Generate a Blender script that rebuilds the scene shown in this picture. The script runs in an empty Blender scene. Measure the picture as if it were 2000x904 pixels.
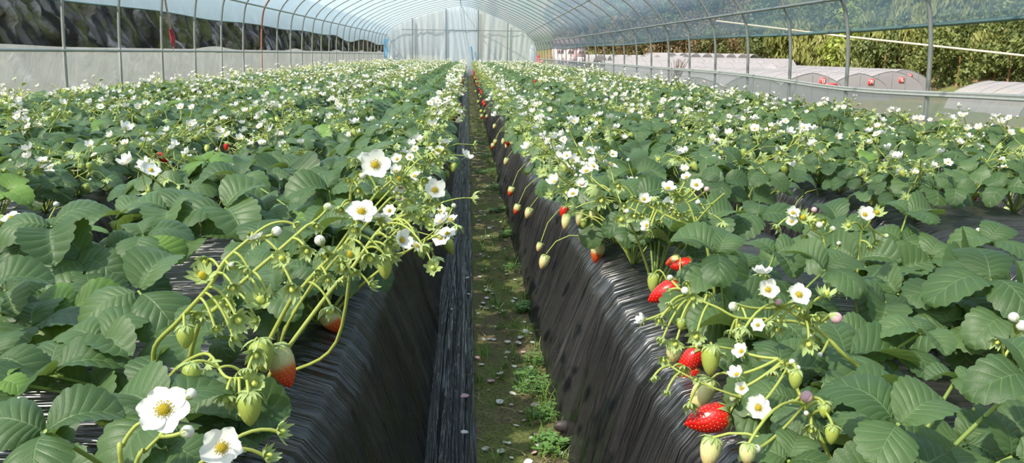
import bpy, math, random
import numpy as np
from mathutils import Vector, Matrix, noise as mn
R=math.radians; PI=math.pi
SC=bpy.context.scene; COL=SC.collection
rnd=random.Random(7)
# ------------------------------------------------------------ camera
F=1600.0; CAMZ=0.8
PH=R(12.22); PS=R(3.27); RO=R(0.9)
def cam_basis():
    f=Vector((math.sin(PS)*math.cos(PH),math.cos(PS)*math.cos(PH),-math.sin(PH)))
    r=Vector((math.cos(PS),-math.sin(PS),0)); u=r.cross(f)
    M=Matrix((r,u,-f)).transposed()@Matrix.Rotation(RO,3,'Z')
    return M
CM=cam_basis(); CP=Vector((0,0,CAMZ))
cd=bpy.data.cameras.new('camera'); cam=bpy.data.objects.new('camera',cd); COL.objects.link(cam)
cd.sensor_width=36; cd.lens=36*F/2000; cd.clip_start=0.02; cd.clip_end=2000
cam.matrix_world=Matrix.Translation(CP)@CM.to_4x4(); SC.camera=cam
def ray(px,py): return CM@Vector(((px-1000)/F,(452-py)/F,-1))      # unit axis depth
def pd(px,py,d): return CP+ray(px,py)*d
def pz(px,py,z):
    r=ray(px,py); return CP+r*((z-CAMZ)/r.z)
def px_of(p):
    v=CM.transposed()@(Vector(p)-CP)
    if v.z>-0.05: return None
    return (1000+F*v.x/-v.z, 452-F*v.y/-v.z, -v.z)
# ------------------------------------------------------------ mesh templates
class T:
    def __init__(s): s.V=[];s.L=[];s.N=[];s.M=[];s.U=[];s.n=0
    def raw(s,V,L,N,M,U=None):
        V=np.asarray(V,float).reshape(-1,3); L=np.asarray(L,int)
        s.V.append(V); s.L.append(L+s.n); s.N.append(np.asarray(N,int)); s.M.append(np.asarray(M,int))
        s.U.append(np.zeros((len(V),2)) if U is None else np.asarray(U,float)); s.n+=len(V); return s
    def faces(s,V,Fs,m=0,U=None):
        L=[i for f in Fs for i in f]; N=[len(f) for f in Fs]
        return s.raw(V,L,N,[m]*len(Fs),U)
    def grid(s,V,nu,nv,m=0,U=None,wrap=False):   # V index = i*nv+j
        i=np.arange(nu-1)[:,None]; 
        if wrap: j=np.arange(nv)[None,:]; j2=(j+1)%nv
        else: j=np.arange(nv-1)[None,:]; j2=j+1
        q=np.stack([i*nv+j,i*nv+j2,(i+1)*nv+j2,(i+1)*nv+j],-1).reshape(-1)
        k=len(q)//4
        return s.raw(V,q,np.full(k,4),np.full(k,m),U)
    def flat(s):
        if len(s.V)!=1:
            s.V=[np.concatenate(s.V)];s.L=[np.concatenate(s.L)];s.N=[np.concatenate(s.N)];s.M=[np.concatenate(s.M)];s.U=[np.concatenate(s.U)]
        return s.V[0],s.L[0],s.N[0],s.M[0],s.U[0]
    def add(s,t,mat=None,moff=0):
        V,L,N,M,U=t.flat()
        if mat is not None:
            A=np.array(mat); V=V@A[:3,:3].T+A[:3,3]
        return s.raw(V,L,N,M+moff,U)
    def tube(s,P,r,n=6,m=0,cap=True):
        P=[Vector(p) for p in P]; k=len(P)
        if not hasattr(r,'__len__'): r=[r]*k
        t0=(P[1]-P[0]).normalized(); a=t0.orthogonal().normalized(); V=[];U=[]
        for i in range(k):
            t=(P[min(i+1,k-1)]-P[max(i-1,0)])
            if t.length<1e-9: t=t0.copy()
            t.normalize(); a=(a-t*a.dot(t)); 
            if a.length<1e-6: a=t.orthogonal()
            a.normalize(); b=t.cross(a)
            for j in range(n):
                w=2*PI*j/n; V.append(P[i]+(a*math.cos(w)+b*math.sin(w))*r[i]); U.append((i/(k-1),j/n))
        s.grid(np.array(V),k,n,m,np.array(U),wrap=True)
        if cap and n>3:
            s.faces(V[:n],[tuple(range(n))],m); s.faces(V[-n:],[tuple(range(n-1,-1,-1))],m)
        return s
    def box(s,a,b,m=0):
        x0,y0,z0=a;x1,y1,z1=b
        V=[(x0,y0,z0),(x1,y0,z0),(x1,y1,z0),(x0,y1,z0),(x0,y0,z1),(x1,y0,z1),(x1,y1,z1),(x0,y1,z1)]
        return s.faces(V,[(3,2,1,0),(4,5,6,7),(0,1,5,4),(1,2,6,5),(2,3,7,6),(3,0,4,7)],m)
    def sphere(s,c,r,nu=6,nv=8,m=0,sc=(1,1,1)):
        V=[];U=[]
        for i in range(nu+1):
            th=PI*i/nu
            for j in range(nv):
                p=2*PI*j/nv; V.append((c[0]+r*sc[0]*math.sin(th)*math.cos(p),c[1]+r*sc[1]*math.sin(th)*math.sin(p),c[2]+r*sc[2]*math.cos(th))); U.append((j/nv,i/nu))
        return s.grid(np.array(V),nu+1,nv,m,np.array(U),wrap=True)
    def mesh(s,name,mats,smooth=True):
        V,L,N,M,U=s.flat(); me=bpy.data.meshes.new(name)
        me.vertices.add(len(V)); me.vertices.foreach_set('co',V.astype(np.float32).ravel())
        me.loops.add(len(L)); me.loops.foreach_set('vertex_index',L.astype(np.int32))
        me.polygons.add(len(N)); st=np.concatenate([[0],np.cumsum(N)[:-1]])
        me.polygons.foreach_set('loop_start',st.astype(np.int32)); me.polygons.foreach_set('loop_total',N.astype(np.int32))
        for m in mats: me.materials.append(m)
        me.polygons.foreach_set('material_index',M.astype(np.int32))
        me.polygons.foreach_set('use_smooth',np.full(len(N),smooth))
        uv=me.uv_layers.new(name='UVMap'); uv.data.foreach_set('uv',U[L].astype(np.float32).ravel())
        me.update(calc_edges=True); me.validate(); return me
def ob(name,me,parent=None,mat=None,label=None,cat=None,group=None,kind=None):
    if isinstance(me,tuple): me=me[0].mesh(name,me[1])
    o=bpy.data.objects.new(name,me); COL.objects.link(o)
    if parent is not None: o.parent=parent
    if mat is not None: o.matrix_local=mat
    if label: o['label']=label
    if cat: o['category']=cat
    if group: o['group']=group
    if kind: o['kind']=kind
    return o
def M4(x,y,z,loc):   # columns
    m=Matrix((x,y,z)).transposed().to_4x4(); m.translation=loc; return m
def frame(dirv,nrm,loc,s=1.0,ref=None):   # local Y=dir, Z=normal
    n=Vector(nrm).normalized(); y=Vector(dirv); y=y-n*y.dot(n)
    if y.length<1e-6: y=n.orthogonal()
    y.normalize(); x=y.cross(n); return M4(x*s,y*s,n*s,loc)
def zframe(d,loc,s=1.0,spin=0):        # local Z = d
    z=Vector(d).normalized(); x=z.orthogonal().normalized(); y=z.cross(x)
    return M4(x*s,y*s,z*s,loc)@Matrix.Rotation(spin,4,'Z')
def catmull(P,k):
    P=[Vector(p) for p in P]; Q=[P[0]*2-P[1]]+P+[P[-1]*2-P[-2]]; out=[]
    for i in range(1,len(Q)-2):
        a,b,c,d=Q[i-1:i+3]
        for j in range(k):
            t=j/k; out.append(0.5*((2*b)+(c-a)*t+(2*a-5*b+4*c-d)*t*t+(3*b-a-3*c+d)*t**3))
    out.append(P[-1]); return out
# ------------------------------------------------------------ materials
class NT:
    def __init__(s,name):
        s.m=bpy.data.materials.new(name); s.m.use_nodes=True; s.t=s.m.node_tree; s.t.nodes.clear()
        s.out=s.n('ShaderNodeOutputMaterial')
    def n(s,t,**k):
        d=s.t.nodes.new(t)
        for a,b in k.items():
            if a.startswith('_'): setattr(d,a[1:],b)
            else: s.set(d,a,b)
        return d
    def set(s,d,a,b):
        i=d.inputs[int(a[1:])] if a[0]=='i' and a[1:].isdigit() else d.inputs[a.replace('__',' ')]
        if isinstance(b,bpy.types.NodeSocket): s.t.links.new(b,i)
        elif isinstance(b,bpy.types.Node): s.t.links.new(b.outputs[0],i)
        else:
            if hasattr(i.default_value,'__len__') and not hasattr(b,'__len__'): b=(b,)*len(i.default_value)
            if hasattr(b,'__len__') and len(b)==3 and len(i.default_value)==4: b=(*b,1)
            i.default_value=b
    def math(s,op,a,b=0.0,c=0.0): return s.n('ShaderNodeMath',_operation=op,i0=a,i1=b,i2=c).outputs[0]
    def mix(s,f,a,b,bt='MIX'):
        d=s.t.nodes.new('ShaderNodeMix'); d.data_type='RGBA'; d.blend_type=bt
        for i,v in ((0,f),(6,a),(7,b)):
            if isinstance(v,bpy.types.NodeSocket): s.t.links.new(v,d.inputs[i])
            elif i==0: d.inputs[0].default_value=v
            else: d.inputs[i].default_value=(*v,1) if len(v)==3 else v
        return d.outputs[2]
    def noise(s,vec,sc,det=3,rough=.5,dist=0):
        d=s.n('ShaderNodeTexNoise',Scale=sc,Detail=det,Roughness=rough,Distortion=dist)
        if vec is not None: s.t.links.new(vec,d.inputs['Vector'])
        return d.outputs[0]
    def ramp(s,f,stops):
        d=s.t.nodes.new('ShaderNodeValToRGB'); s.t.links.new(f,d.inputs[0]); e=d.color_ramp.elements
        while len(e)<len(stops): e.new(.5)
        for i,(p,c) in enumerate(stops):
            e[i].position=p; e[i].color=(*c,1) if hasattr(c,'__len__') else (c,c,c,1)
        return d.outputs[0]
    def map(s,vec,scale=(1,1,1),rot=(0,0,0)):
        d=s.t.nodes.new('ShaderNodeMapping'); d.inputs['Scale'].default_value=scale; d.inputs['Rotation'].default_value=rot
        s.t.links.new(vec,d.inputs[0]); return d.outputs[0]
    def bump(s,h,st=.3,dist=.01): return s.n('ShaderNodeBump',Strength=st,Distance=dist,Height=h).outputs[0]
    def co(s,w='Object'): return s.n('ShaderNodeTexCoord').outputs[w]
    def bsdf(s,**k): return s.n('ShaderNodeBsdfPrincipled',**k)
    def done(s,sh):
        s.t.links.new(sh.outputs[0] if isinstance(sh,bpy.types.Node) else sh,s.out.inputs[0]); return s.m
def simple(name,col,rough=.5,metal=0,spec=.5,var=.0,vscale=30,trans=0,bump=0):
    t=NT(name); c=t.co()
    nz=t.noise(c,vscale,4)
    cc=t.mix(nz,tuple(x*(1-var) for x in col),tuple(min(1,x*(1+var)) for x in col))
    k=dict(Base__Color=cc,Roughness=rough,Metallic=metal)
    b=t.bsdf(**k); b.inputs['Specular IOR Level'].default_value=spec
    if bump: t.set(b,'Normal',t.bump(nz,bump,.005))
    if trans:
        tr=t.n('ShaderNodeBsdfTranslucent',Color=cc); return t.done(t.n('ShaderNodeMixShader',i0=trans,i1=b,i2=tr))
    return t.done(b)
def leaf_mat(name,base,light,vein,under,fade=1.0):
    t=NT(name); uv=t.co('UV'); sx=t.n('ShaderNodeSeparateXYZ',i0=uv); u=sx.outputs[0]; v=sx.outputs[1]
    au=t.math('ABSOLUTE',t.math('SUBTRACT',u,.5))
    ph=t.math('FRACT',t.math('MULTIPLY',v,9.0)); d=t.math('ABSOLUTE',t.math('SUBTRACT',ph,.5))
    vl=t.math('SUBTRACT',1.0,t.math('MINIMUM',t.math('DIVIDE',d,.13),1.0))
    mid=t.math('SUBTRACT',1.0,t.math('MINIMUM',t.math('DIVIDE',au,.022),1.0))
    edge=t.math('SUBTRACT',1.0,t.math('MULTIPLY',au,1.7))
    vm=t.math('MAXIMUM',t.math('MULTIPLY',vl,edge),mid)
    oi=t.n('ShaderNodeObjectInfo').outputs['Random']; g=t.n('ShaderNodeNewGeometry')
    nz=t.noise(t.co('Object'),28,4); nl=t.noise(g.outputs['Position'],3.2,2)
    f=t.math('ADD',t.math('MULTIPLY',oi,.5),t.math('ADD',t.math('MULTIPLY',nz,.35),t.math('MULTIPLY',nl,.45)))
    f=t.math('SUBTRACT',f,.18)
    c=t.mix(f,base,light); c=t.mix(t.math('MULTIPLY',vm,.55),c,vein)
    c=t.mix(g.outputs['Backfacing'],c,under)
    fine=t.noise(t.map(uv,(40,90,1)),1.0,3)
    h=t.math('ADD',t.math('MULTIPLY',vm,-1.0),t.math('MULTIPLY',fine,.5))
    bp=t.bump(h,.5,.0012)
    b=t.bsdf(Base__Color=c,Roughness=.42,Normal=bp); b.inputs['Specular IOR Level'].default_value=.42
    tc=t.mix(.5,c,(.42,.62,.06))
    tr=t.n('ShaderNodeBsdfTranslucent',Color=tc)
    return t.done(t.n('ShaderNodeMixShader',i0=.2,i1=b,i2=tr))
m_leaf=leaf_mat('strawberry_leaf_green',(.038,.085,.026),(.125,.205,.072),(.23,.33,.14),(.20,.29,.10))
m_young=leaf_mat('young_leaf_green',(.10,.20,.03),(.19,.32,.06),(.28,.42,.13),(.25,.36,.12))
m_stem=simple('stem_green',(.46,.52,.11),.5,var=.25,vscale=9,trans=.15)
m_pet=simple('petiole_green',(.26,.36,.08),.5,var=.3,vscale=8,trans=.12)
m_petal=simple('white_petal',(.90,.89,.82),.55,var=.03,vscale=60,trans=.3)
m_pink=simple('pink_petal',(.80,.50,.55),.6,var=.15,vscale=90,trans=.2)
m_yel=simple('yellow_pollen',(.83,.60,.03),.7,var=.3,vscale=400,bump=.6)
m_sep=simple('sepal_green',(.44,.54,.20),.55,var=.25,vscale=30,trans=.22)
m_brown=simple('dry_brown',(.22,.12,.05),.8,var=.4,vscale=60)
m_seed=simple('seed_yellow',(.75,.55,.12),.4,var=.2)
m_seedg=simple('seed_green',(.55,.60,.12),.45,var=.2)
def berry_mat(name,stops,rough=.28):
    t=NT(name); uv=t.co('UV'); v=t.n('ShaderNodeSeparateXYZ',i0=uv).outputs[1]
    nz=t.noise(t.co('Object'),40,2); f=t.math('ADD',v,t.math('MULTIPLY',t.math('SUBTRACT',nz,.5),.35))
    c=t.ramp(f,stops)
    b=t.bsdf(Base__Color=c,Roughness=rough); b.inputs['Specular IOR Level'].default_value=.55
    b.inputs['Subsurface Weight'].default_value=.15; b.inputs['Subsurface Radius'].default_value=(.01,.004,.002); b.inputs['Subsurface Scale'].default_value=.3
    return t.done(b)
PALE=(.62,.66,.26)
m_b={'green':berry_mat('berry_green',[(0,(.36,.44,.08)),(1,(.46,.52,.12))],.45),
 'pale':berry_mat('berry_pale',[(0,(.60,.64,.25)),(.5,(.78,.72,.36)),(.8,(.80,.58,.24)),(1,(.80,.36,.12))],.4),
 'turning':berry_mat('berry_turning',[(0,(.58,.62,.26)),(.42,(.66,.60,.28)),(.56,(.72,.13,.03)),(1,(.62,.015,.008))]),
 'red':berry_mat('berry_red',[(0,(.66,.10,.03)),(.14,(.64,.012,.010)),(1,(.55,.006,.006))])}
# film
def film_mat(name,col,tp,rough=.25,vscale=(3,1.2,3),streak=(40,2,2),bs=.35,milky=.32,var=.18):
    t=NT(name); c=t.co(); n1=t.noise(t.map(c,vscale),1,4,.6); n2=t.noise(t.map(c,streak),1,3,.6,.6)
    f=t.math('ADD',t.math('MULTIPLY',n1,var*1.4),t.math('MULTIPLY',n2,var)); f=t.math('ADD',f,tp-var*1.2)
    bp=t.bump(n2,bs,.02)
    tl=t.n('ShaderNodeBsdfTranslucent',Color=col,Normal=bp)
    df=t.n('ShaderNodeBsdfDiffuse',Color=tuple(x*.9 for x in col),Normal=bp)
    gl=t.n('ShaderNodeBsdfGlossy',Color=(.9,.95,1),Roughness=rough,Normal=bp)
    a=t.n('ShaderNodeMixShader',i0=milky,i1=tl,i2=df); a=t.n('ShaderNodeMixShader',i0=.07,i1=a,i2=gl)
    tp_=t.n('ShaderNodeBsdfTransparent',Color=(.96,.98,.99))
    return t.done(t.n('ShaderNodeMixShader',i0=f,i1=a,i2=tp_))
m_roof=film_mat('roof_film',(.44,.61,.75),.47,vscale=(1.5,.7,1.5),streak=(4,22,4),var=.09)
m_endf=film_mat('end_film',(.90,.94,.97),.24,vscale=(1.5,1,.7),streak=(26,1,1.3),bs=1.0,var=.12,milky=.6)
m_skirt=film_mat('skirt_film',(.54,.58,.58),.42,vscale=(1,1.3,2),streak=(2,5,4),bs=1.0)
m_blue=film_mat('blue_film',(.25,.62,.95),.15,var=.1)
m_edge=simple('film_roll_edge',(.10,.17,.15),.4,var=.3)
m_steel=simple('galvanised_steel',(.34,.35,.34),.42,metal=.55,var=.22,vscale=14)
m_rust=simple('rusty_steel',(.30,.13,.09),.7,metal=.2,var=.4,vscale=20)
m_wirepale=simple('pale_pole',(.60,.52,.36),.6,var=.1)
# black mulch film: glossy plastic with wrinkles running down the slopes
def mulch(name,base,dust,sx=(1.6,24,1),amp=.8):
    t=NT(name); uv=t.co('UV'); 
    w=t.noise(t.map(uv,sx[:2]+(1,)),1,4,.55,.5); w2=t.noise(t.map(uv,(sx[0]*3,sx[1]*3.4,1)),1,2,.5,.3)
    big=t.noise(t.map(uv,(2,1.6,1)),1,3,.5)
    w=t.math('SUBTRACT',1.0,t.math('ABSOLUTE',t.math('SUBTRACT',t.math('MULTIPLY',w,2.0),1.0)))
    w=t.math('POWER',w,5.0)
    h=t.math('ADD',w,t.math('MULTIPLY',w2,.35))
    wb=t.math('POWER',t.noise(t.map(uv,(sx[0]*.9,sx[1]*.42,1)),1,3,.5,.8),2.0); h=t.math('ADD',t.math('MULTIPLY',h,.55),t.math('MULTIPLY',wb,3.2))
    bp=t.bump(h,amp,.032)
    sp=t.math('MULTIPLY',t.noise(t.co(),260,2),1.0)
    dm=t.math('MULTIPLY',t.ramp(big,[(.35,0.0),(.7,1.0)]),.55)
    c=t.mix(dm,base,dust); c=t.mix(t.ramp(sp,[(.68,0.0),(.75,.5)]),c,(.20,.18,.15))
    b=t.bsdf(Base__Color=c,Roughness=t.math('ADD',.14,t.math('MULTIPLY',big,.26)),Normal=bp); b.inputs['Specular IOR Level'].default_value=.95
    return t.done(b)
m_mulch=mulch('black_mulch_film',(.010,.010,.011),(.035,.032,.029))
m_mulch2=mulch('dusty_mulch_film',(.020,.019,.019),(.105,.098,.10))
m_strip=mulch('flat_film_edge',(.03,.034,.042),(.09,.095,.11),sx=(34,1.1,1),amp=.7)
def ground_mat():
    t=NT('mossy_soil'); c=t.co('Object'); a=t.noise(c,5,5,.6); b_=t.noise(c,30,6,.8); d=t.noise(c,140,4,.8)
    col=t.mix(t.ramp(t.math('ADD',t.math('MULTIPLY',a,.65),t.math('MULTIPLY',b_,.35)),[(.44,0.),(.54,1.)]),(.25,.185,.10),(.20,.26,.045))
    col=t.mix(t.ramp(b_,[(.45,0.),(.7,.8)]),col,(.27,.22,.12)); col=t.mix(t.ramp(d,[(.45,0.),(.6,.85)]),col,(.06,.06,.02))
    bs=t.bsdf(Base__Color=col,Roughness=.9,Normal=t.bump(t.math('ADD',b_,t.math('MULTIPLY',d,.5)),.9,.012))
    return t.done(bs)
m_ground=ground_mat()
def stone_mat():
    t=NT('mossy_stone'); c=t.co('Object'); sp=t.n('ShaderNodeSeparateXYZ',i0=c)
    a=t.math('MULTIPLY',t.math('ADD',sp.outputs[1],t.math('MULTIPLY',sp.outputs[2],.75)),3.6); b=t.math('MULTIPLY',sp.outputs[2],1.7)
    m=t.n('ShaderNodeCombineXYZ',i0=a,i1=b,i2=0.0).outputs[0]; nd=t.n('ShaderNodeTexNoise',Vector=m,Scale=1.6,Detail=3)
    m=t.mix(.16,m,nd.outputs[1])
    v=t.n('ShaderNodeTexVoronoi',Scale=1.7,Vector=m)
    col=t.ramp(t.n('ShaderNodeSeparateXYZ',i0=v.outputs['Color']).outputs[0],[(0,(.09,.075,.065)),(.45,(.24,.20,.18)),(.8,(.45,.39,.37)),(1,(.8,.7,.7))])
    n1=t.noise(c,1.3,4,.65); n2=t.noise(c,9,4,.7)
    mf=t.ramp(t.math('ADD',t.math('MULTIPLY',n1,.7),t.math('MULTIPLY',n2,.4)),[(.50,0.),(.62,.9)])
    col=t.mix(mf,col,(.20,.20,.05)); col=t.mix(t.ramp(v.outputs['Distance'],[(.35,0.),(.7,.9)]),col,(.025,.02,.014))
    return t.done(t.bsdf(Base__Color=col,Roughness=.85,Normal=t.bump(t.math('ADD',t.math('MULTIPLY',v.outputs['Distance'],-1),t.math('MULTIPLY',n2,.6)),1,.06)))
m_stone=stone_mat()
# ------------------------------------------------------------ strawberry templates
def leaflet_t(nv=9,sub=4,cols=5,L=1.0,W=.92,fold=.10,droop=.22,curl=.16,pleat=.012,seed=0,asym=0.0,tooth=.105):
    r=random.Random(seed); rows=nv*sub; t=T(); V=[];U=[]
    tw=r.uniform(-.12,.12); wav=r.uniform(0,6)
    cc=list(range(-cols,cols+1))
    for i in range(rows+1):
        tau=i/rows; p=(tau*nv)%1.0
        h=math.sin(PI*(p**.8)) if sub>=2 else 0
        xm=W/2*(math.sin(PI*min(1,tau**1.12*.985+.015))**.82); ym=L*((1-math.cos(PI*tau))/2)**.92
        fy=L*tau**1.65
        if i==rows: xm=0.0;ym=L*1.0;fy=L*.97
        for c in cc:
            a=abs(c)/cols; sd=-1 if c<0 else 1
            aa=a+tooth*h*(a**5 if a>0 else 0)*(1 if 0<i<rows else 0)
            x=sd*(xm*(1+asym*sd))*aa; y=fy+(ym-fy)*aa+L*.03*math.sin(PI*a)
            z=fold*abs(x)/ (W/2) *L*.55 - curl*(a**3)*L*.5
            z+=.12*math.sin(PI*min(1,y/L))*L - droop*(y/L)**2*L
            z-=pleat*L*math.exp(-((p-.5)/.2)**2)*min(1,a*4)*(1-.3*a)*2
            z+=.02*L*math.sin(wav+5*tau+3*a*sd)*a + tw*x*y/L
            V.append((x,y,z)); U.append((.5+.5*sd*a,tau*nv/9.0))
    t.grid(np.array(V),rows+1,len(cc),0,np.array(U)); 
    return t
def tri_leaf(leaflets,r,L,W):
    """three leaflets around the origin: list of (template, 4x4)"""
    out=[]
    for k,az in enumerate((0,r.uniform(88,112),-r.uniform(88,112))):
        lift=R(r.uniform(2,24)); m=Matrix.Rotation(R(az)+R(r.uniform(-6,6)),4,'Z')@Matrix.Rotation(lift,4,'X')@Matrix.Rotation(R(r.uniform(-9,9)),4,'Y')@Matrix.Translation((0,L*(.10 if k==0 else .03),0))
        s=L*(1.0 if k==0 else r.uniform(.88,.97)); m=m@Matrix.Diagonal((s*W,s,s,1)); out.append((r.choice(leaflets),m))
    return out
HL=[leaflet_t(9,4,5,seed=i,fold=[.5,.25,.12,.35,.6,.05][i],droop=[.25,.35,.15,.45,.2,.3][i],curl=[.10,.2,.16,.25,.05,.3][i]) for i in range(6)]
ML=[leaflet_t(7,2,2,seed=i,fold=[.4,.2,.1,.3][i],droop=[.25,.35,.15,.4][i],curl=.15,pleat=.012) for i in range(4)]
LL=[leaflet_t(4,1,1,seed=i,fold=[.4,.15][i],droop=[.3,.4][i],curl=.1,pleat=0) for i in range(2)]
HLm=[t.mesh('leaflet',[m_leaf]) for t in HL]; HYm=[t.mesh('leaflet',[m_young]) for t in HL[:3]]
def petals_t(np_=5,res=5,seed=0,cup=.25,R0=1.0):
    r=random.Random(seed); t=T()
    for k in range(np_):
        az=2*PI*k/np_+r.uniform(-.06,.06); V=[];U=[]; w=R0*.98*(5/np_)**.5; n=res; cp=cup+r.uniform(-.12,.12)
        for i in range(n+1):
            s=i/n
            for j in range(-2 if res>3 else -1,(2 if res>3 else 1)+1):
                q=j/(2 if res>3 else 1); hw=w/2*(math.sin(PI*min(1,.12+.76*s))**.7)
                rad=R0*(.16+.84*s-(.10*q*q if i==n else .05*q*q)*(1 if i else 0))
                if i==n: rad+=R0*.03*math.sin(3*q+k)
                x=q*hw; z=cp*R0*(s**1.7)+.10*R0*q*q*s+.02*R0*math.sin(7*q+k*2)*s
                V.append((x*math.cos(az)-rad*math.sin(az),x*math.sin(az)+rad*math.cos(az),z+.012*R0*(k%2))); U.append((q*.5+.5,s))
        t.grid(np.array(V),n+1,(5 if res>3 else 3),0,np.array(U))
    return t
def center_t(R0=1.0,hero=True):
    t=T(); V=[];
    if hero:
        t.sphere((0,0,.10*R0),.21*R0,8,12,0,(1,1,.8)); r=random.Random(3)
        for k in range(70):
            a=k*2.39996; z=1-.9*(k+.5)/70; q=math.sqrt(1-z*z); c=(.2*R0*q*math.cos(a),.2*R0*q*math.sin(a),.10*R0+.165*R0*z); t.sphere(c,.027*R0,3,5,0)
        for k in range(22):
            a=2*PI*k/22+r.uniform(-.1,.1); l=R0*r.uniform(.25,.36); h=R0*r.uniform(.1,.2)
            t.tube([(.15*R0*math.cos(a),.15*R0*math.sin(a),0),(l*math.cos(a),l*math.sin(a),h)],.012*R0,4,0,False); t.sphere((l*math.cos(a),l*math.sin(a),h),.035*R0,4,6,0,(1,1,.7))
    else: t.sphere((0,0,.1*R0),.25*R0,3,6,0,(1,1,.7))
    return t
def star_t(n=10,R0=1.0,refl=.0,w=.26,seed=0,res=3,m=0):
    """pointed sepals; refl>0 bends them up around +Z"""
    r=random.Random(seed); t=T()
    for k in range(n):
        az=2*PI*k/n+r.uniform(-.12,.12); l=R0*(1 if k%2==0 else .8)*r.uniform(.85,1.1); V=[]
        f=refl+r.uniform(-.25,.25)
        for i in range(res+1):
            s=i/res; rad=.08*R0+l*s*math.cos(f*s); z=l*s*math.sin(f*s) ; hw=w*l*(math.sin(PI*(.18+.82*s))**.9 if i<res else 0)*.5
            for q in (-1,0,1):
                x=q*hw; zz=z+abs(q)*hw*.35
                V.append((x*math.cos(az)-rad*math.sin(az),x*math.sin(az)+rad*math.cos(az),zz))
        t.grid(np.array(V),res+1,3,m)
    return t
def berry_t(nseed=95,nu=36,nv=48,R0=.5,L=1.25,seed=0,seeds=True,squash=1.0):
    """hangs from origin to -Z, top at 0"""
    r=random.Random(seed)
    def rad(s): return R0*1.36*(s**.26)*((1-s)**.78)*(1+.42*s) if 0<s<1 else 0
    bump=[r.uniform(-.05,.05) for _ in range(6)]
    def P(s,a):
        q=rad(s)*(1+bump[0]*math.sin(a+bump[1]*40)+bump[2]*math.sin(2*a+bump[3]*40)); return np.array((q*math.cos(a)*squash,q*math.sin(a),-L*s+ .05*L*math.sin(2*PI*s)*bump[4]*6))
    S=[]
    k=0; rows=12
    for i in range(rows):
        s=.08+.86*i/(rows-1); c=max(3,int(round(2*PI*rad(s)/(.155))))
        for j in range(c): S.append((s,2*PI*(j+.5*(i%2))/c))
    SP=np.array([P(*q) for q in S]); V=[];U=[]
    for i in range(nu+1):
        s=(i/nu); s=s*s*(3-2*s)*.5+s*.5
        for j in range(nv):
            a=2*PI*j/nv; p=P(max(1e-4,min(s,1-1e-4)),a)
            if seeds:
                d=np.sqrt(((SP-p)**2).sum(1)).min(); n=np.array((math.cos(a),math.sin(a),-.15)); p=p-n*.028*math.exp(-(d/.045)**2)+n*.008
            V.append(p); U.append((j/nv,s))
    t=T().grid(np.array(V),nu+1,nv,0,np.array(U),wrap=True)
    if seeds:
        for (s,a),p in zip(S,SP):
            n=Vector((math.cos(a),math.sin(a),-.2+.6*(s-.3))).normalized(); m=frame((0,0,1),n,Vector(p)-n*.012)
            st=T().sphere((0,0,0),.018,4,6,1,(.62,1.15,.6)); t.add(st,m)
    return t
PETH=[petals_t(n,6,i,c).mesh('flower',[m_petal]) for i,(n,c) in enumerate([(5,.25),(6,.12),(5,.5),(7,.2),(5,.9)])]
CENH=center_t().mesh('flower_center',[m_yel])
SEPH=star_t(10,1.0,-.1,.34,1).mesh('calyx',[m_sep])
def bud_t(hero=True,pink=False,res=8):
    t=T(); t.sphere((0,0,.55),.52,res,res+2,0,(1,1,1.0)); s=star_t(8,.95,1.15,.42,5,3 if hero else 2,1); t.add(s); t.tube([(0,0,-.1),(0,0,.2)],[.15,.4],6,1); return t
def spent_t(hero=True,brown=False):
    t=T(); t.add(star_t(13 if hero else 8,1.45,.75 if hero else .5,.34 if hero else .44,9,4 if hero else 2,0),Matrix.Identity(4))
    n=(6,9) if hero else (3,5)
    t.sphere((0,0,.28),.30,n[0],n[1],1,(1,1,1.25)); t.sphere((0,0,-.02),.22,4,6,0)
    return t
BUDH=bud_t().mesh('bud',[m_petal,m_sep]); BUDP=bud_t().mesh('bud',[m_pink,m_sep])
SPH=spent_t().mesh('spent_flower',[m_sep,m_seedg]); SPB=spent_t().mesh('spent_flower',[m_sep,m_brown]); SPY=spent_t().mesh('spent_flower',[m_sep,m_yel])
BERH={}
for kk in m_b:
    BERH[kk]=[berry_t(seed=i,L=[1.3,1.15,1.45][i]).mesh('strawberry',[m_b[kk],m_seed if kk in('red','turning') else m_seedg]) for i in range(3)]
CALB=star_t(11,.62,-.5,.36,4,4).mesh('calyx',[m_sep])
# medium templates (single mesh each)
def flower_m(cup,seed):
    t=T(); t.add(petals_t(5,3,seed,cup)); t.add(center_t(1,False),None,1); t.add(star_t(6,.9,-.2,.4,2,1),Matrix.Translation((0,0,-.05)),2); return t
FM=[flower_m(c,i) for i,c in enumerate((.2,.45,.8))]; FMm=[t.mesh('flower',[m_petal,m_yel,m_sep]) for t in FM]
BM=bud_t(False,res=4); BMm=BM.mesh('bud',[m_petal,m_sep]); SM=spent_t(False); SMm=SM.mesh('spent_flower',[m_sep,m_seedg])
RM=berry_t(nu=8,nv=10,seeds=False); RM.add(star_t(8,.62,-.5,.4,4,2,0),None,2)
RMm={k:RM.mesh('strawberry',[m_b[k],m_seed,m_sep]) for k in m_b}
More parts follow.
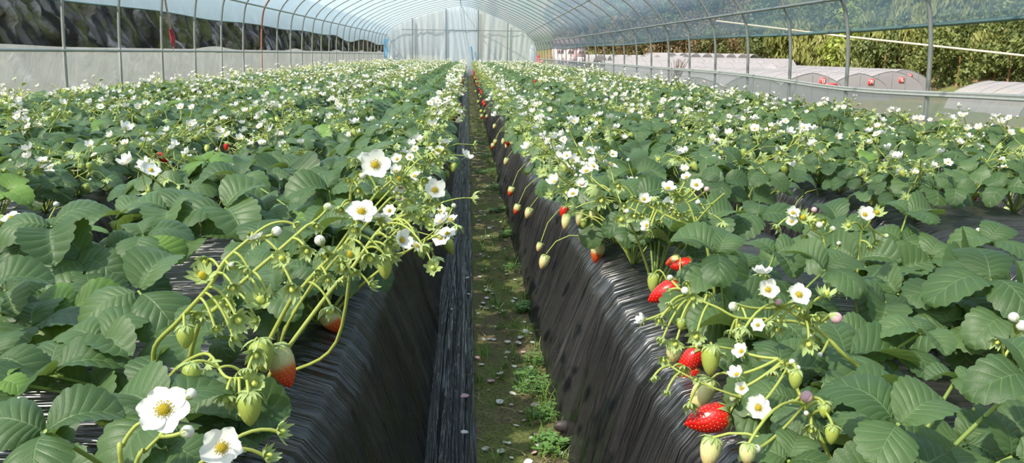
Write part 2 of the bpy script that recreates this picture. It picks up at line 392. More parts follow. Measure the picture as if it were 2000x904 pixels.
# ------------------------------------------------------------ plant plan (positions only; crown at origin, +X = towards the furrow)
def plan(r,nleaf=10,ntruss=2,nfl=(4,8),hang=True,lowfront=0.0,hmul=1.0):
    P=dict(leaves=[],trusses=[],berries=[])
    for i in range(nleaf):
        az=i*2.4+r.uniform(-.5,.5); th=R(12+48*math.sqrt((i+.6)/nleaf)*r.uniform(.8,1.1)); l=r.uniform(.13,.20)*hmul
        d=Vector((math.sin(th)*math.cos(az),math.sin(th)*math.sin(az),math.cos(th))); j=d*l*(1.0)
        j.z=max(.035,j.z); L=r.uniform(.052,.074)
        P['leaves'].append((j,az+r.uniform(-.5,.5),th,L,r.random()<.025))
    for k in range(ntruss):
        az=r.uniform(-.9,.9) if r.random()<.8 else r.uniform(0,6.28); el=R(r.uniform(42,68)); l=r.uniform(.20,.29)*hmul
        d=Vector((math.cos(el)*math.cos(az),math.cos(el)*math.sin(az),math.sin(el)))
        a=Vector((0,0,.005)); b=d*l*.55+Vector((0,0,.02)); c=d*l+Vector((math.cos(az)*.035,math.sin(az)*.035,-.015)); ends=[]
        n=r.randint(*nfl)
        for e in range(n):
            f=r.uniform(.55,1.05); base=b.lerp(c,max(0,(f-.55)/.5)); 
            off=Vector((r.gauss(.02,.028),r.gauss(0,.032),r.gauss(.018,.022))); tp=r.choices(('flower','bud','spent','green'),(.27,.20,.45,.08))[0]
            if tp in('spent','green'): off.z-=.02
            ends.append((base,base+off,tp,r.uniform(.85,1.15)))
        P['trusses'].append(([a,b,c],ends))
    if hang:
        for k in range(r.choice((0,0,0,1,1))):
            az=r.uniform(-.7,.7); o=r.uniform(.15,.19); tp=r.choices(('red','turning','pale','green'),(.24,.16,.25,.35))[0]
            zz=-.02-(o-.14)*2.2*r.uniform(.7,1); P['berries'].append((Vector((o+.012,math.tan(az)*.10,zz+.03)),tp,r.uniform(.026,.036)))
    return P
def bez(a,b,c,n): return [ (a*(1-t)**2+b*2*t*(1-t)+c*t*t) for t in [i/n for i in range(n+1)] ]
def petiole_pts(crown,j,n=5):
    mid=crown.lerp(j,.45)+Vector((0,0,.25*(j-crown).length*.35)); return bez(crown,mid,j,n)
def leaf_frame(j,az,th,r,bias=(-.06,-.30)):
    n=Vector((math.cos(az)*math.sin(th*.55)+bias[0],math.sin(az)*math.sin(th*.55)+bias[1],math.cos(th*.55)))
    n=n+Vector((r.gauss(0,.12),r.gauss(0,.12),0))
    return frame((math.cos(az),math.sin(az),-.1),n,j)
def end_dir(tp,off,r,bias):
    if tp in('flower','bud'): return Vector((bias[0]+r.gauss(0,.35),bias[1]+r.gauss(0,.35),.75))
    return Vector((off.x*6+r.gauss(0,.2),off.y*6+r.gauss(0,.2),-.8 if tp!='spent' else r.uniform(-.8,.3)))
RS=dict(flower=.0160,bud=.0085,spent=.0145,green=.014)
def flat_plant(r,P,lod,bias):
    """returns T parts dict for medium/far use"""
    leaves=[];stalks=[];ends=[];bers=[]
    LT=ML if lod==1 else LL
    for (j,az,th,L,yg) in P['leaves']:
        t=T(); t.tube(petiole_pts(Vector((0,0,0)),j,3 if lod==1 else 1),.0022,4 if lod==1 else 3,1,False)
        fm=leaf_frame(j,az,th,r,bias)
        for tt,m in tri_leaf(LT,r,L,r.uniform(.92,1.08)): t.add(tt,fm@m,2 if yg else 0)
        leaves.append(t)
    for (st,es) in P['trusses']:
        t=T(); t.tube(bez(*st,4 if lod==1 else 2),[.0028,.0026,.0024,.0020,.0016] if lod==1 else [.0032,.003,.0025],4 if lod==1 else 3,0,False)
        for b,e,tp,s in es:
            if tp in('flower','bud'): t.tube(bez(b,b.lerp(e,.5)+Vector((.004,0,-.008)),e,2),.0014 if lod==1 else .0018,3,0,False)
            else: t.tube(bez(b,b.lerp(e,.5)+Vector((.004,0,.018)),e,2),.0014 if lod==1 else .0018,3,0,False)
            d=end_dir(tp,e-b,r,bias); ends.append((tp,zframe(d if tp!='green' else -d,e,RS[tp]*s*(1.0 if tp!='green' else 1.5),r.uniform(0,6))))
        stalks.append(t)
    for (p,tp,R0) in P['berries']:
        t=T(); t.tube(bez(Vector((.02,0,.01)),Vector((p.x*.8,p.y*.6,max(p.z,0)+.06)),p+Vector((0,0,.003)),4),.0016,4 if lod==1 else 3,0,False); stalks.append(t)
        bers.append((tp,zframe(Vector((-.35,0,1)),p,R0,r.uniform(0,6))))
    return leaves,stalks,ends,bers
# ------------------------------------------------------------ beds
PROF=[(0,0),(.012,.03),(.035,.10),(.065,.20),(.095,.285),(.125,.322),(.17,.337),(.25,.343),(.375,.345),(.50,.343),(.58,.337),(.625,.322),(.655,.285),(.685,.20),(.715,.10),(.738,.03),(.75,0)]
BED0=[.20,1.15,2.10]; BEDL=[-.83,-1.78,-2.73]
BEDS=[(b,.75) for b in BED0[:2]]+[(2.10,.42)]+[(b,.75) for b in BEDL]
def prof_z(u,w=.75):
    if u<0 or u>w: return 0.0
    if w<.75 and u>w/2: u=.75-(w-u)
    for (a,b),(c,d) in zip(PROF,PROF[1:]):
        if a<=u<=c: return b+(d-b)*(u-a)/(c-a)
    return 0
def bedz(x):
    for b,w in BEDS:
        if b<=x<=b+w: return prof_z(x-b,w)
    return 0.0
def hit(px,py,off=.018):
    d=.4; r=ray(px,py)
    while d<12:
        p=CP+r*d
        if p.z<bedz(p.x)+off: return p,d
        d+=.004
    return p,d
# ------------------------------------------------------------ strawberry plants
ROWS=[(-.26,1,'left path-edge row'),(-.65,-1,'second row left of path'),(-1.21,1,'third row left of path'),(-1.60,-1,'fourth row left of path'),(-2.16,1,'fifth row left of path'),(-2.55,-1,'row beside left film wall'),
 (.38,-1,'right path-edge row'),(.77,1,'second row right of path'),(1.33,-1,'third row right of path'),(1.72,1,'fourth row right of path'),(2.27,-1,'row beside right film wall')]
ORD='first second third fourth fifth sixth seventh eighth ninth tenth eleventh twelfth thirteenth fourteenth fifteenth sixteenth seventeenth eighteenth nineteenth twentieth'.split()+['twenty-'+o for o in 'first second third fourth fifth sixth seventh eighth ninth'.split()]+['thirtieth']+['thirty-'+o for o in 'first second third fourth fifth sixth seventh eighth ninth'.split()]+['fortieth']+['forty-'+o for o in 'first second third fourth fifth sixth seventh eighth ninth'.split()]
plants=[]
for ri,(X,out,nm) in enumerate(ROWS):
    y=.50+ (ri%3)*.07
    while y<30.2:
        if (ri==1 and 1.45<y<1.95) or (ri==2 and 1.55<y<2.0) or (ri==7 and 1.5<y<2.15) or (ri==8 and 1.6<y<2.3) or (ri==8 and 8.2<y<8.8): y+=.215; continue
        q=px_of((X,y,.45))
        if q and -90<q[0]<2090 and q[1]<1010:
            plants.append(dict(x=X+rnd.gauss(0,.012),y=y+rnd.gauss(0,.02),out=out,row=ri,d=q[2]))
        y+=.215
cnt={}
for p in plants:
    cnt[p['row']]=cnt.get(p['row'],0)+1; p['ord']=cnt[p['row']]
order=sorted(plants,key=lambda p:p['d'])
NEAR=order[:300]; FAR=order[300:]
HERO=[p for p in NEAR if p['y']<1.95]; MID=[p for p in NEAR if p['y']>=1.95]
def describe(nf,nb,red):
    s='strawberry plant'
    if red: s+=' with a ripe red berry' if red==1 else ' with ripe red berries'
    elif nb: s+=' with unripe hanging fruit'
    elif nf: s+=' with white flowers'
    else: s+=' with broad leaves'
    return s
def hz(p): return bedz(p['x'])-.004
def add_end(root,tp,W,kw=None):
    """W = world matrix (Z = facing dir, scaled so radius=1)"""
    L=root['_inv']@W if False else INV[root.name]@W
    r=rnd
    if tp=='flower':
        o=ob('flower',PETH[r.randrange(5) if kw is None else kw],root,L)
        ob('flower_center',CENH,o); ob('calyx',SEPH,o,Matrix.Translation((0,0,-.06)))
    elif tp=='bud': ob('bud',BUDH,root,L)
    elif tp=='pinkbud': ob('bud',BUDP,root,L,label='pink-tinged closing flower')
    elif tp=='spent': ob('spent_flower',SPH,root,L)
    elif tp=='spentbrown': ob('spent_flower',SPB,root,L,label='withered brown flower')
    elif tp=='yellow': ob('spent_flower',SPY,root,L,label='petal-less flower with yellow centre')
    else:
        k=kw or ('green' if tp=='green' else tp); m=r.choice(BERH[k]) 
        o=ob('strawberry',m,root,L,label=dict(green='small green unripe strawberry',pale='pale unripe strawberry',turning='half-ripe strawberry with a red tip',red='ripe red strawberry')[k])
        ob('calyx',CALB,o,Matrix.Translation((0,0,.02)))
INV={}
def make_hero(p):
    r=random.Random(int(p['y']*1000)+p['row']*77); z=hz(p)
    root=bpy.data.objects.new('strawberry_plant',None); COL.objects.link(root); root.empty_display_size=.05
    rot=(0 if p['out']>0 else PI)+r.uniform(-.3,.3)
    root.location=(p['x'],p['y'],z); root.rotation_euler=(0,0,rot)
    MW=Matrix.Translation(root.location)@Matrix.Rotation(rot,4,'Z'); INV[root.name]=MW.inverted(); p['root']=root; p['MW']=MW
    p['fl']=0;p['ber']=0;p['red']=0
    near=p['y']<1.35
    P=plan(r,9 if near else 12,0 if near else 2,(4,8),hang=False,hmul=.82 if near else 1.0)
    bias=(.10*math.sin(0),-.32) if True else 0
    bl=Matrix.Rotation(-rot,2)@Vector((-.08,-.34))
    for (j,az,th,L,yg) in P['leaves']:
        tip=j+Vector((math.cos(az),math.sin(az),0))*L*1.1
        if p['row'] in (0,6) and max(tip.x,j.x+.03)>((.045 if p['row']==0 else .075) if p['y']<1.6 else .11):
            az=az+PI*(1 if False else 1)+r.uniform(-.5,.5) if j.x<.06 else r.choice((1.9,-1.9,2.8)); j=Vector((min(j.x,.03)-.03,j.y,j.z))
        hero_leaf(root,Vector((0,0,0)),j,leaf_frame(j,az,th,r,bl),L*1.02,r,yg)
    for (st,es) in P['trusses']:
        t=T().tube(bez(*st,8),[.0030-.0014*i/8 for i in range(9)],7)
        for b,e,tp,s in es:
            t.tube(bez(b,b.lerp(e,.5)+Vector((.004,0,.014 if tp in('spent','green') else -.006)),e,5),.0013,5)
            d=end_dir(tp,e-b,r,bl); W=MW@zframe(d if tp!='green' else -d,e,RS[tp]*s*(1 if tp!='green' else 1.4),r.uniform(0,6))
            add_end(root,tp,W); p['fl']+=tp=='flower'
        ob('flower_stalk',(t,[m_stem]),root)
    for (q,tp,R0) in P['berries']:
        ob('fruit_stalk',(T().tube(bez(Vector((.02,0,.01)),Vector((q.x*.8,q.y*.6,max(q.z,0)+.06)),q+Vector((0,0,.003)),6),.0014,6),[m_stem]),root)
        add_end(root,tp,MW@zframe(Vector((-.35,0,1)),q,R0,r.uniform(0,6)),tp); p['ber']+=1; p['red']+=tp=='red'
CLEAR=[(478,650,600,790),(608,596,690,668),(1262,535,1330,600),(1310,670,1410,860),(1345,850,1430,904),(1300,500,1352,535),(1080,395,1185,470),(130,312,320,342)]
def hero_leaf(root,crown,j,fm,L,r,yg=False,W=1.0,idx=None):
    M_=INV[root.name].inverted()@fm
    for a in ((0,0,0),(0,.6,0),(.6,.1,0),(-.6,.1,0),(0,1,0)):
        q=px_of(M_@(Vector(a)*L))
        if q and any(b[0]-14<q[0]<b[2]+14 and b[1]-10<q[1]<b[3]+14 for b in CLEAR): return
    pts=petiole_pts(crown,j,8)
    o=ob('leaf',(T().tube(pts,[.0026-.0008*i/8 for i in range(9)],7),[m_pet]),root)
    for k,az in enumerate((0,r.uniform(92,112),-r.uniform(92,112))):
        m=Matrix.Rotation(R(az+r.uniform(-6,6)),4,'Z')@Matrix.Rotation(R(r.uniform(2,20)),4,'X')@Matrix.Rotation(R(r.uniform(-8,8)),4,'Y')@Matrix.Translation((0,L*(.09 if k==0 else .03),0))
        s=L*(1.0 if k==0 else r.uniform(.86,.96)); i=r.randrange(3 if yg else 6)
        ob('leaflet',(HYm if yg else HLm)[i],o,fm@m@Matrix.Diagonal((s*W*r.uniform(.92,1.06),s,s,1)))
for p in HERO: make_hero(p)
def nearest(pt,same_bed=True,maxd=9):
    best=None
    for p in HERO:
        d=(Vector((p['x'],p['y']))-Vector((pt.x,pt.y))).length+(.0 if (pt.x>0.06)==(p['x']>0) else .5)
        if best is None or d<best[0]: best=(d,p)
    return best[1]
# --- leaves placed as in the photograph: junction px, py, height, span px, azimuth of the middle leaflet, toward-camera tilt, young
HLV=[(270,568,.50,250,-48,30,0),(88,842,.52,285,-75,24,0),(100,442,.52,200,-70,28,0),(120,352,.56,185,-95,10,0),(-28,562,.50,210,20,25,0),(168,505,.47,190,-120,35,0),
(192,668,.46,205,60,18,0),(-15,700,.46,190,-10,20,0),(-5,745,.45,110,-20,10,1),(95,732,.44,250,5,12,0),(438,406,.50,215,-55,26,0),(335,412,.49,180,175,16,0),(643,372,.52,170,105,18,0),
(520,415,.48,130,-150,25,0),(552,598,.40,110,-60,45,0),(628,555,.41,100,-20,30,0),(700,520,.40,130,-30,35,0),(515,545,.42,130,-100,40,0),(320,875,.46,190,-20,20,0),(5,240,.58,150,60,22,0),
(500,478,.46,200,-10,22,0),(140,600,.44,200,-100,20,1),(60,640,.43,220,0,10,0),(280,460,.50,160,20,20,0),(560,330,.50,150,-40,15,0),(470,345,.50,140,200,15,0),(235,420,.47,150,-30,25,0),
(20,480,.47,170,-40,25,0),(400,300,.52,130,-60,20,0),(390,460,.45,150,-100,30,0),(180,760,.42,200,-60,20,0),(650,440,.46,120,20,20,0),(760,300,.50,110,0,20,0),
# right bed
(1402,496,.52,170,150,24,0),(1514,494,.50,150,25,18,0),(1612,527,.50,175,40,22,0),(1935,545,.50,230,185,10,0),(1640,440,.48,140,100,25,0),(1754,828,.50,270,128,26,0),(2010,735,.52,220,200,24,0),
(1868,740,.48,120,-90,5,0),(1800,650,.48,150,180,14,0),(1768,678,.46,190,185,16,0),(1650,705,.44,190,0,10,0),(1512,640,.43,150,-100,35,0),(1540,900,.44,190,60,14,0),
(1470,715,.41,110,-60,30,0),(1415,548,.42,110,-60,35,0),(1640,665,.44,150,-90,16,0),(1860,580,.46,200,-60,22,0),(1730,590,.44,170,-120,30,0),(1960,620,.46,180,-60,20,0),
(1230,425,.46,120,-60,35,0),(1240,340,.50,130,100,20,0),(1320,330,.50,130,20,20,0),(1880,860,.42,200,-70,25,0),(1960,850,.42,220,-80,25,0),(1760,470,.47,150,20,20,0),(1850,400,.48,150,-30,20,0),
(1560,600,.43,150,-30,25,0),(1700,760,.40,200,-80,30,0),(1930,470,.48,160,-60,18,0),(1380,430,.48,150,30,25,0),(1480,420,.48,150,-30,20,0),(1590,870,.40,180,-100,30,0)]
for (x,y,z,sp,az,tl,yg) in HLV:
    j=pz(x,y,z); d=px_of(j)[2]; p=nearest(j); r=random.Random(int(x*7+y)); L=sp*d/F/2.0; L=min(L,.10)
    a=R(az); root=p['root']; inv=INV[root.name]
    W=frame((math.cos(a),math.sin(a),0),(r.gauss(0,.06),-math.tan(R(tl)),1),j)
    pl=inv@j
    if (pl.xy).length<.46: hero_leaf(root,Vector((0,0,0)),pl,inv@W,L,r,bool(yg))
# --- flower trusses as in the photograph (px, py, depth)
def truss(main,ends,r0=.0032,side=None):
    pts=[pd(*m) for m in main]; rr=random.Random(int(main[0][0]))
    p=nearest(side or (pts[0]*1.6-pts[1]*.6)); root=p['root']; inv=INV[root.name]
    c=Vector((p['x'],p['y'],hz(p))); dd=(pts[0]-c).length; mid=(pts[0]-(pts[1]-pts[0]).normalized()*dd*.5).lerp(c,.35); mid.z=max(mid.z,hz(p)+.02); full=[c,mid]+pts; cur=catmull(full,6); n=len(cur)
    t=T().tube([inv@q for q in cur],[r0*(1-.45*i/n) for i in range(n)],7)
    if main[0][2]>.7:
        ends=list(ends)
        for k in range(len(ends)//2+2):
            m=main[rr.randrange(1,len(main))]; ends.append((m[0]+rr.gauss(12,22),m[1]+rr.gauss(8,20),m[2]+rr.gauss(0,.012),rr.choice(('spent','spent','spent','bud')),rr.uniform(30,44)*.9/m[2]))
            if ends[-1][3]=='bud': ends[-1]=ends[-1][:4]+(rr.uniform(12,18),)
    for e in ends:
        x,y,d,tp,D=e[:5]; kw=e[5] if len(e)>5 else None; fc=e[6] if len(e)>6 else None
        P=pd(x,y,d); base=min(cur[len(cur)//3:],key=lambda q:(q-P).length+ .0)
        up=.35*(P-base).length if tp in('spent','green','red','turning','pale','yellow','spentbrown','hang') else -.10*(P-base).length
        end=P.copy()
        if tp in('flower','yellow'): dr=Vector(fc or (rr.gauss(0,.15),-.75,.65)).normalized(); rad=D*.5*d/F; end=P-dr*rad*.2
        elif tp in('bud','pinkbud'): dr=Vector(fc or ((P-base).normalized()+Vector((0,0,.5)))).normalized(); rad=D*.5*d/F*1.5; end=P-dr*rad*.5
        else: dr=Vector(fc or ((P-base).x*8+rr.gauss(0,.3),-.55+rr.gauss(0,.3),-.45+rr.gauss(0,.3))).normalized(); rad=D*.5*d/F*.9
        if tp in('green','red','turning','pale'):
            dr=Vector((0,0,-1)) if not fc else Vector(fc).normalized(); sc=D*d/F/1.3; end=P-dr*sc*.65; W=zframe(-dr,end,sc,rr.uniform(0,6)); add_end(root,tp,W,tp); p['ber']+=1; p['red']+=tp=='red'
        else:
            W=zframe(dr,end,rad,rr.uniform(0,6)); add_end(root,tp,W,kw); p['fl']+=tp=='flower'
        if (end-base).length>.004: t.tube([inv@q for q in bez(base,base.lerp(end,.55)+Vector((0,0,up)),end,7)],.0015,6)
    ob('flower_stalk',(t,[m_stem]),root)
truss([(300,690,.92),(350,625,.86),(408,560,.84),(440,508,.84),(492,462,.85)],[(540,452,.84,'bud',26),(498,464,.84,'flower',34,2,(-.3,.2,.9)),(395,538,.82,'yellow',52),(484,522,.84,'spent',46),(463,622,.82,'spent',58),(552,504,.84,'spent',44),(575,438,.86,'spent',30),(362,662,.84,'green',52),(455,655,.83,'spent',50),(420,640,.83,'spent',30)])
truss([(385,642,.9),(424,600,.88),(474,550,.88),(541,492,.88),(600,440,.9)],[(512,588,.86,'spent',60),(560,520,.88,'spent',40),(572,560,.86,'spent',50),(640,405,.92,'bud',22),(590,470,.9,'spent',34),(520,570,.87,'spent',44),(500,625,.86,'spent',40)])
truss([(560,600,.98),(594,557,.96),(633,514,.95),(668,483,.95),(690,451,.95)],[(706,410,.95,'flower',62,1,(.1,-.55,.8)),(625,470,.93,'bud',28),(695,446,.92,'spent',44),(683,497,.93,'yellow',44),(722,500,.93,'spent',52),(670,520,.93,'spent',40),(648,600,.95,'spent',52),(752,500,.95,'spent',36),(640,545,.94,'spent',40)])
truss([(640,575,1.02),(683,529,1.02),(739,451,1.03),(780,425,1.05),(812,412,1.06)],[(787,468,.98,'flower',44,2,(.55,-.5,.3)),(742,424,1.0,'flower',50,1,(.2,.5,.8)),(826,480,1.0,'spent',38),(800,395,1.06,'spent',32),(826,425,1.05,'spent',34),(846,408,1.07,'spent',34),(790,440,1.03,'spent',34),(808,452,1.03,'spent',32),(760,470,1.0,'spent',30),(770,500,1.0,'spent',30),(840,440,1.05,'spent',26),(752,520,1.0,'green',44),(770,480,1.0,'spent',26)])
truss([(690,430,1.06),(684,392,1.05),(690,355,1.04),(712,330,1.03)],[(733,320,1.0,'flower',62,0,(.15,-.8,.45)),(709,308,1.03,'flower',28,3),(666,405,1.03,'spent',34),(700,370,1.03,'spent',32),(734,365,1.03,'spent',26),(680,350,1.04,'spent',24)],.0026)
truss([(719,400,1.1),(745,370,1.1),(765,352,1.1)],[(782,367,1.08,'flower',24,2,(0,-.6,-.6)),(773,333,1.08,'flower',24,4,(0,-.5,.8)),(780,349,1.08,'yellow',30),(800,372,1.08,'spent',22)],.0024)
truss([(739,412,1.12),(770,385,1.12),(799,366,1.12),(832,353,1.12)],[(850,370,1.08,'flower',44,2,(.2,-.8,.5)),(838,353,1.12,'flower',18,2),(810,354,1.12,'bud',16),(826,376,1.1,'spent',26),(812,400,1.1,'spent',28),(840,390,1.1,'spent',28),(858,400,1.12,'spent',22),(790,392,1.1,'pinkbud',16)],.0024)
truss([(800,330,1.5),(825,310,1.5),(850,292,1.5)],[(858,295,1.5,'flower',22,2),(800,306,1.5,'flower',18,1),(775,310,1.5,'flower',24,2),(840,312,1.5,'spent',20),(822,325,1.5,'spent',20),(810,290,1.52,'flower',16,0)],.0022)
truss([(238,915,.50),(240,870,.50),(262,835,.50),(282,822,.50)],[(318,797,.50,'flower',104,1,(.05,-.62,.68))],.0019)
truss([(262,915,.53),(285,880,.53),(312,852,.53)],[(365,843,.53,'bud',34,None,(1,-.2,.3)),(324,842,.535,'spent',18),(372,770,.54,'bud',30,None,(.5,0,.6))],.0019)
truss([(380,915,.58),(400,902,.58),(415,892,.58)],[(432,873,.555,'flower',84,0,(.05,-.75,.55)),(544,843,.60,'spent',52,None,(1,-.2,.25)),(520,893,.60,'spent',52,None,(.8,-.2,.5))],.0019)
truss([(330,740,.86),(400,690,.82),(440,735,.78),(480,738,.78)],[(375,735,.78,'green',56),(487,800,.76,'green',70),(442,770,.76,'spent',56),(405,710,.8,'spent',50),(500,690,.80,'spent',52),(470,800,.76,'spent',30),(505,770,.78,'spent',40)],.0024)
# right bed
truss([(1690,740,.92),(1640,685,.90),(1608,652,.90),(1565,622,.90),(1530,598,.90)],[(1489,530,.86,'flower',42,2,(0,.1,1)),(1501,565,.86,'flower',42,2,(-.1,-.8,.5)),(1562,574,.88,'flower',48,0,(.05,-.75,.6)),(1612,578,.88,'spent',44,None,(0,-.2,.9)),(1632,620,.86,'pinkbud',30,None,(.6,-.4,-.3)),(1480,634,.86,'flower',28,1,(-.3,-.6,.4)),(1455,640,.86,'spent',42),(1433,598,.87,'bud',24,None,(-.9,-.1,-.3)),(1520,590,.88,'pinkbud',18),(1580,670,.86,'spent',42),(1560,600,.88,'spent',24)])
truss([(1600,850,.80),(1570,790,.80),(1550,745,.80),(1520,700,.80)],[(1482,795,.76,'flower',52,3,(0,-.75,.6)),(1554,742,.76,'green',40),(1447,685,.82,'flower',34,2,(-.6,-.3,.5)),(1438,730,.80,'flower',32,4,(-.4,-.3,.6)),(1448,758,.80,'flower',28,2,(-.2,-.5,.3)),(1510,724,.80,'spentbrown',34),(1575,775,.78,'pinkbud',32),(1610,805,.76,'green',32),(1625,850,.74,'green',40),(1478,876,.74,'bud',22),(1460,890,.74,'pale',50)],.0026)
truss([(1580,640,1.0),(1500,625,.98),(1440,620,.97),(1400,600,.97),(1350,580,.98)],[(1338,568,.97,'bud',20),(1309,543,1.0,'bud',16),(1340,550,.98,'spent',24),(1310,590,.97,'spent',26),(1290,622,.97,'spent',34),(1253,625,.98,'flower',26,4,(-.6,-.1,.5)),(1295,660,.97,'spent',34),(1330,635,.96,'green',26),(1360,655,.96,'spent',40),(1320,670,.96,'spent',36),(1310,565,.98,'spent',20)],.0024)
truss([(1520,800,.95),(1437,773,.94),(1380,752,.94),(1335,730,.94),(1310,715,.95)],[(1277,735,.94,'spent',26),(1303,763,.93,'spent',26),(1296,700,.95,'spent',30),(1360,740,.93,'spent',20)],.0018)
truss([(1480,700,1.0),(1420,680,.98),(1370,676,.98),(1325,680,.98)],[(1388,702,.96,'green',56),(1315,692,.98,'pale',48),(1400,690,.97,'spent',40)],.002)
truss([(1380,480,1.3),(1360,440,1.3),(1345,400,1.3),(1325,378,1.3)],[(1305,366,1.28,'flower',32,2,(0,-.4,.8)),(1340,345,1.3,'flower',22,2,(-.4,-.3,.7)),(1360,360,1.28,'flower',28,0),(1380,370,1.28,'pinkbud',14)],.0028)
truss([(1370,460,1.3),(1300,420,1.3),(1262,400,1.3),(1240,390,1.3)],[(1258,388,1.3,'flower',26,2),(1235,385,1.3,'spent',22),(1220,400,1.3,'spent',24),(1285,395,1.3,'spent',26),(1262,440,1.28,'flower',26,2,(-.5,-.3,.2)),(1300,400,1.3,'spent',28),(1290,430,1.3,'spent',26),(1320,410,1.3,'spent',30),(1240,420,1.3,'spent',26),(1270,450,1.28,'spent',28),(1225,412,1.3,'bud',14)],.0028)
truss([(1610,480,1.25),(1590,450,1.25),(1575,430,1.25)],[(1549,415,1.22,'flower',26,2),(1546,432,1.22,'flower',24,2),(1568,425,1.22,'yellow',36),(1590,410,1.24,'pinkbud',14),(1520,440,1.22,'spent',30),(1600,440,1.24,'bud',18)],.0026)
truss([(1680,470,1.25),(1695,440,1.25)],[(1690,418,1.22,'flower',34,2,(0,-.7,.6)),(1713,415,1.24,'yellow',28),(1660,440,1.22,'spent',28)],.0022)
truss([(1960,700,.90),(1985,650,.90)],[(1980,620,.88,'bud',26),(1996,637,.88,'bud',30),(1950,665,.88,'spent',34)],.0022)
# --- berries resting against the film (px, py, length px, tip angle on screen (0 right, 90 down), kind, height or None)
BERR=[(1380,818,88,165,'red',.385),(1371,768,66,120,'pale',.375),(1348,704,62,130,'red',.35),(1342,728,50,150,'red',.33),(1299,570,62,150,'red',.42),(1330,518,44,170,'red',.43),(1312,512,34,160,'turning',.43),(1386,884,62,100,'pale',.40),(1276,551,34,95,'green',.41),
(1166,494,42,100,'turning',None),(1160,420,28,100,'pale',.43),(1132,425,27,95,'pale',.43),(1105,432,27,100,'pale',.43),(1128,402,22,90,'red',.44),(1101,415,25,100,'red',.43),(1140,438,22,90,'green',.42),(1137,460,26,130,'green',None),(1215,420,30,110,'turning',.36),(1218,462,22,100,'red',None),
(1066,312,16,95,'red',.44),(1048,318,18,100,'red',.42),(1072,335,16,90,'red',None),(1108,350,16,90,'red',None),(1056,340,18,95,'green',None),(992,276,20,95,'red',.36),(1418,288,14,90,'red',.50),(1325,250,12,90,'red',.50),(442,286,14,100,'red',.50),(1045,160,9,90,'red',.50),(1040,300,14,90,'red',None),
(652,630,62,55,'turning',None),(549,712,80,70,'turning',.42),(513,700,76,80,'green',.44),(145,331,30,60,'red',.42),(281,306,34,60,'red',.42),(318,310,28,30,'red',.42),(246,300,22,90,'green',.43),(292,315,20,90,'green',None),(205,362,24,90,'green',None)]
def berries():
    for (x,y,ln,an,k,z) in BERR:
        if z is None: P,d=hit(x,y)
        else: P=pz(x,y,z); d=px_of(P)[2]
        a=R(an); rr=random.Random(x); sc=ln*d/F/1.3; dr=(CM@Vector((math.cos(a),-math.sin(a),-.10))).normalized()
        top=P-dr*sc*.65; p=min([q for q in NEAR if (q['x']>.06)==(P.x>.06)],key=lambda q:(q['x']-P.x)**2+(q['y']-P.y)**2)
        root=p['root']; 
        add_end(root,k,zframe(-dr,top,sc,rr.uniform(0,6)),k); p['ber']+=1; p['red']+=k=='red'
        c=Vector((p['x'],p['y'],hz(p)+.01)); inv=INV[root.name]
        mid=c.lerp(top,.6)+Vector((0,0,.07))
        ob('fruit_stalk',(T().tube([inv@q for q in bez(c,mid,top,8)],.0015,6),[m_stem]),root)
# ------------------------------------------------------------ mid-distance plants: prototypes copied with their parts
PROTO={1:[],-1:[]}
def proto_plant(out,i):
    r=random.Random(900+i*3+out); bias=(-.08*out,-.32*out) 
    P=plan(r,11,r.choice((2,3,3)),(6,10)); lv,st,en,be=flat_plant(r,P,1,bias)
    root=bpy.data.objects.new('strawberry_plant',None); COL.objects.link(root); root.empty_display_size=.05
    for t in lv: ob('leaf',(t,[m_leaf,m_pet,m_young]),root)
    for t in st: ob('flower_stalk',(t,[m_stem]),root)
    nf=0
    for tp,m in en:
        if tp=='flower': ob('flower',FMm[r.randrange(3)],root,m); nf+=1
        elif tp=='bud': ob('bud',BMm,root,m)
        elif tp=='spent': ob('spent_flower',SMm,root,m)
        else: ob('strawberry',RMm['green'],root,m)
    for tp,m in be: ob('strawberry',RMm[tp],root,m)
    return dict(root=root,ch=list(root.children),nf=nf,nb=len(be)+sum(e[0]=='green' for e in en),nr=sum(b[0]=='red' for b in be),used=False)
for o_ in (1,-1):
    for i in range(7): PROTO[o_].append(proto_plant(o_,i))
for p in MID:
    q=rnd.choice(PROTO[p['out']])
    if not q['used']: c=q['root']; q['used']=True
    else:
        c=q['root'].copy(); COL.objects.link(c)
        for ch in q['ch']:
            k=ch.copy(); COL.objects.link(k); k.parent=c
    rot=(0 if p['out']>0 else PI)+rnd.uniform(-.35,.35); s=rnd.uniform(.88,1.12)
    c.location=(p['x'],p['y'],hz(p)); c.rotation_euler=(0,0,rot); c.scale=(s,s,s)
    INV[c.name]=(Matrix.Translation(c.location)@Matrix.Rotation(rot,4,'Z')@Matrix.Diagonal((s,s,s,1))).inverted()
    p['root']=c; p['fl']=q['nf']; p['ber']=q['nb']; p['red']=q['nr']
for o_ in (1,-1):
    for q in PROTO[o_]:
        if not q['used']:
            for ch in q['ch']: bpy.data.objects.remove(ch)
            bpy.data.objects.remove(q['root'])
berries()
for p in NEAR:
    root=p['root']; nm=ROWS[p['row']][2]
    root['label']='%s, %s from front in %s'%(describe(p['fl'],p['ber'],p['red']),ORD[p['ord']-1],nm)
    root['category']='strawberry plant'; root['group']='flowering strawberry plants in long rows'
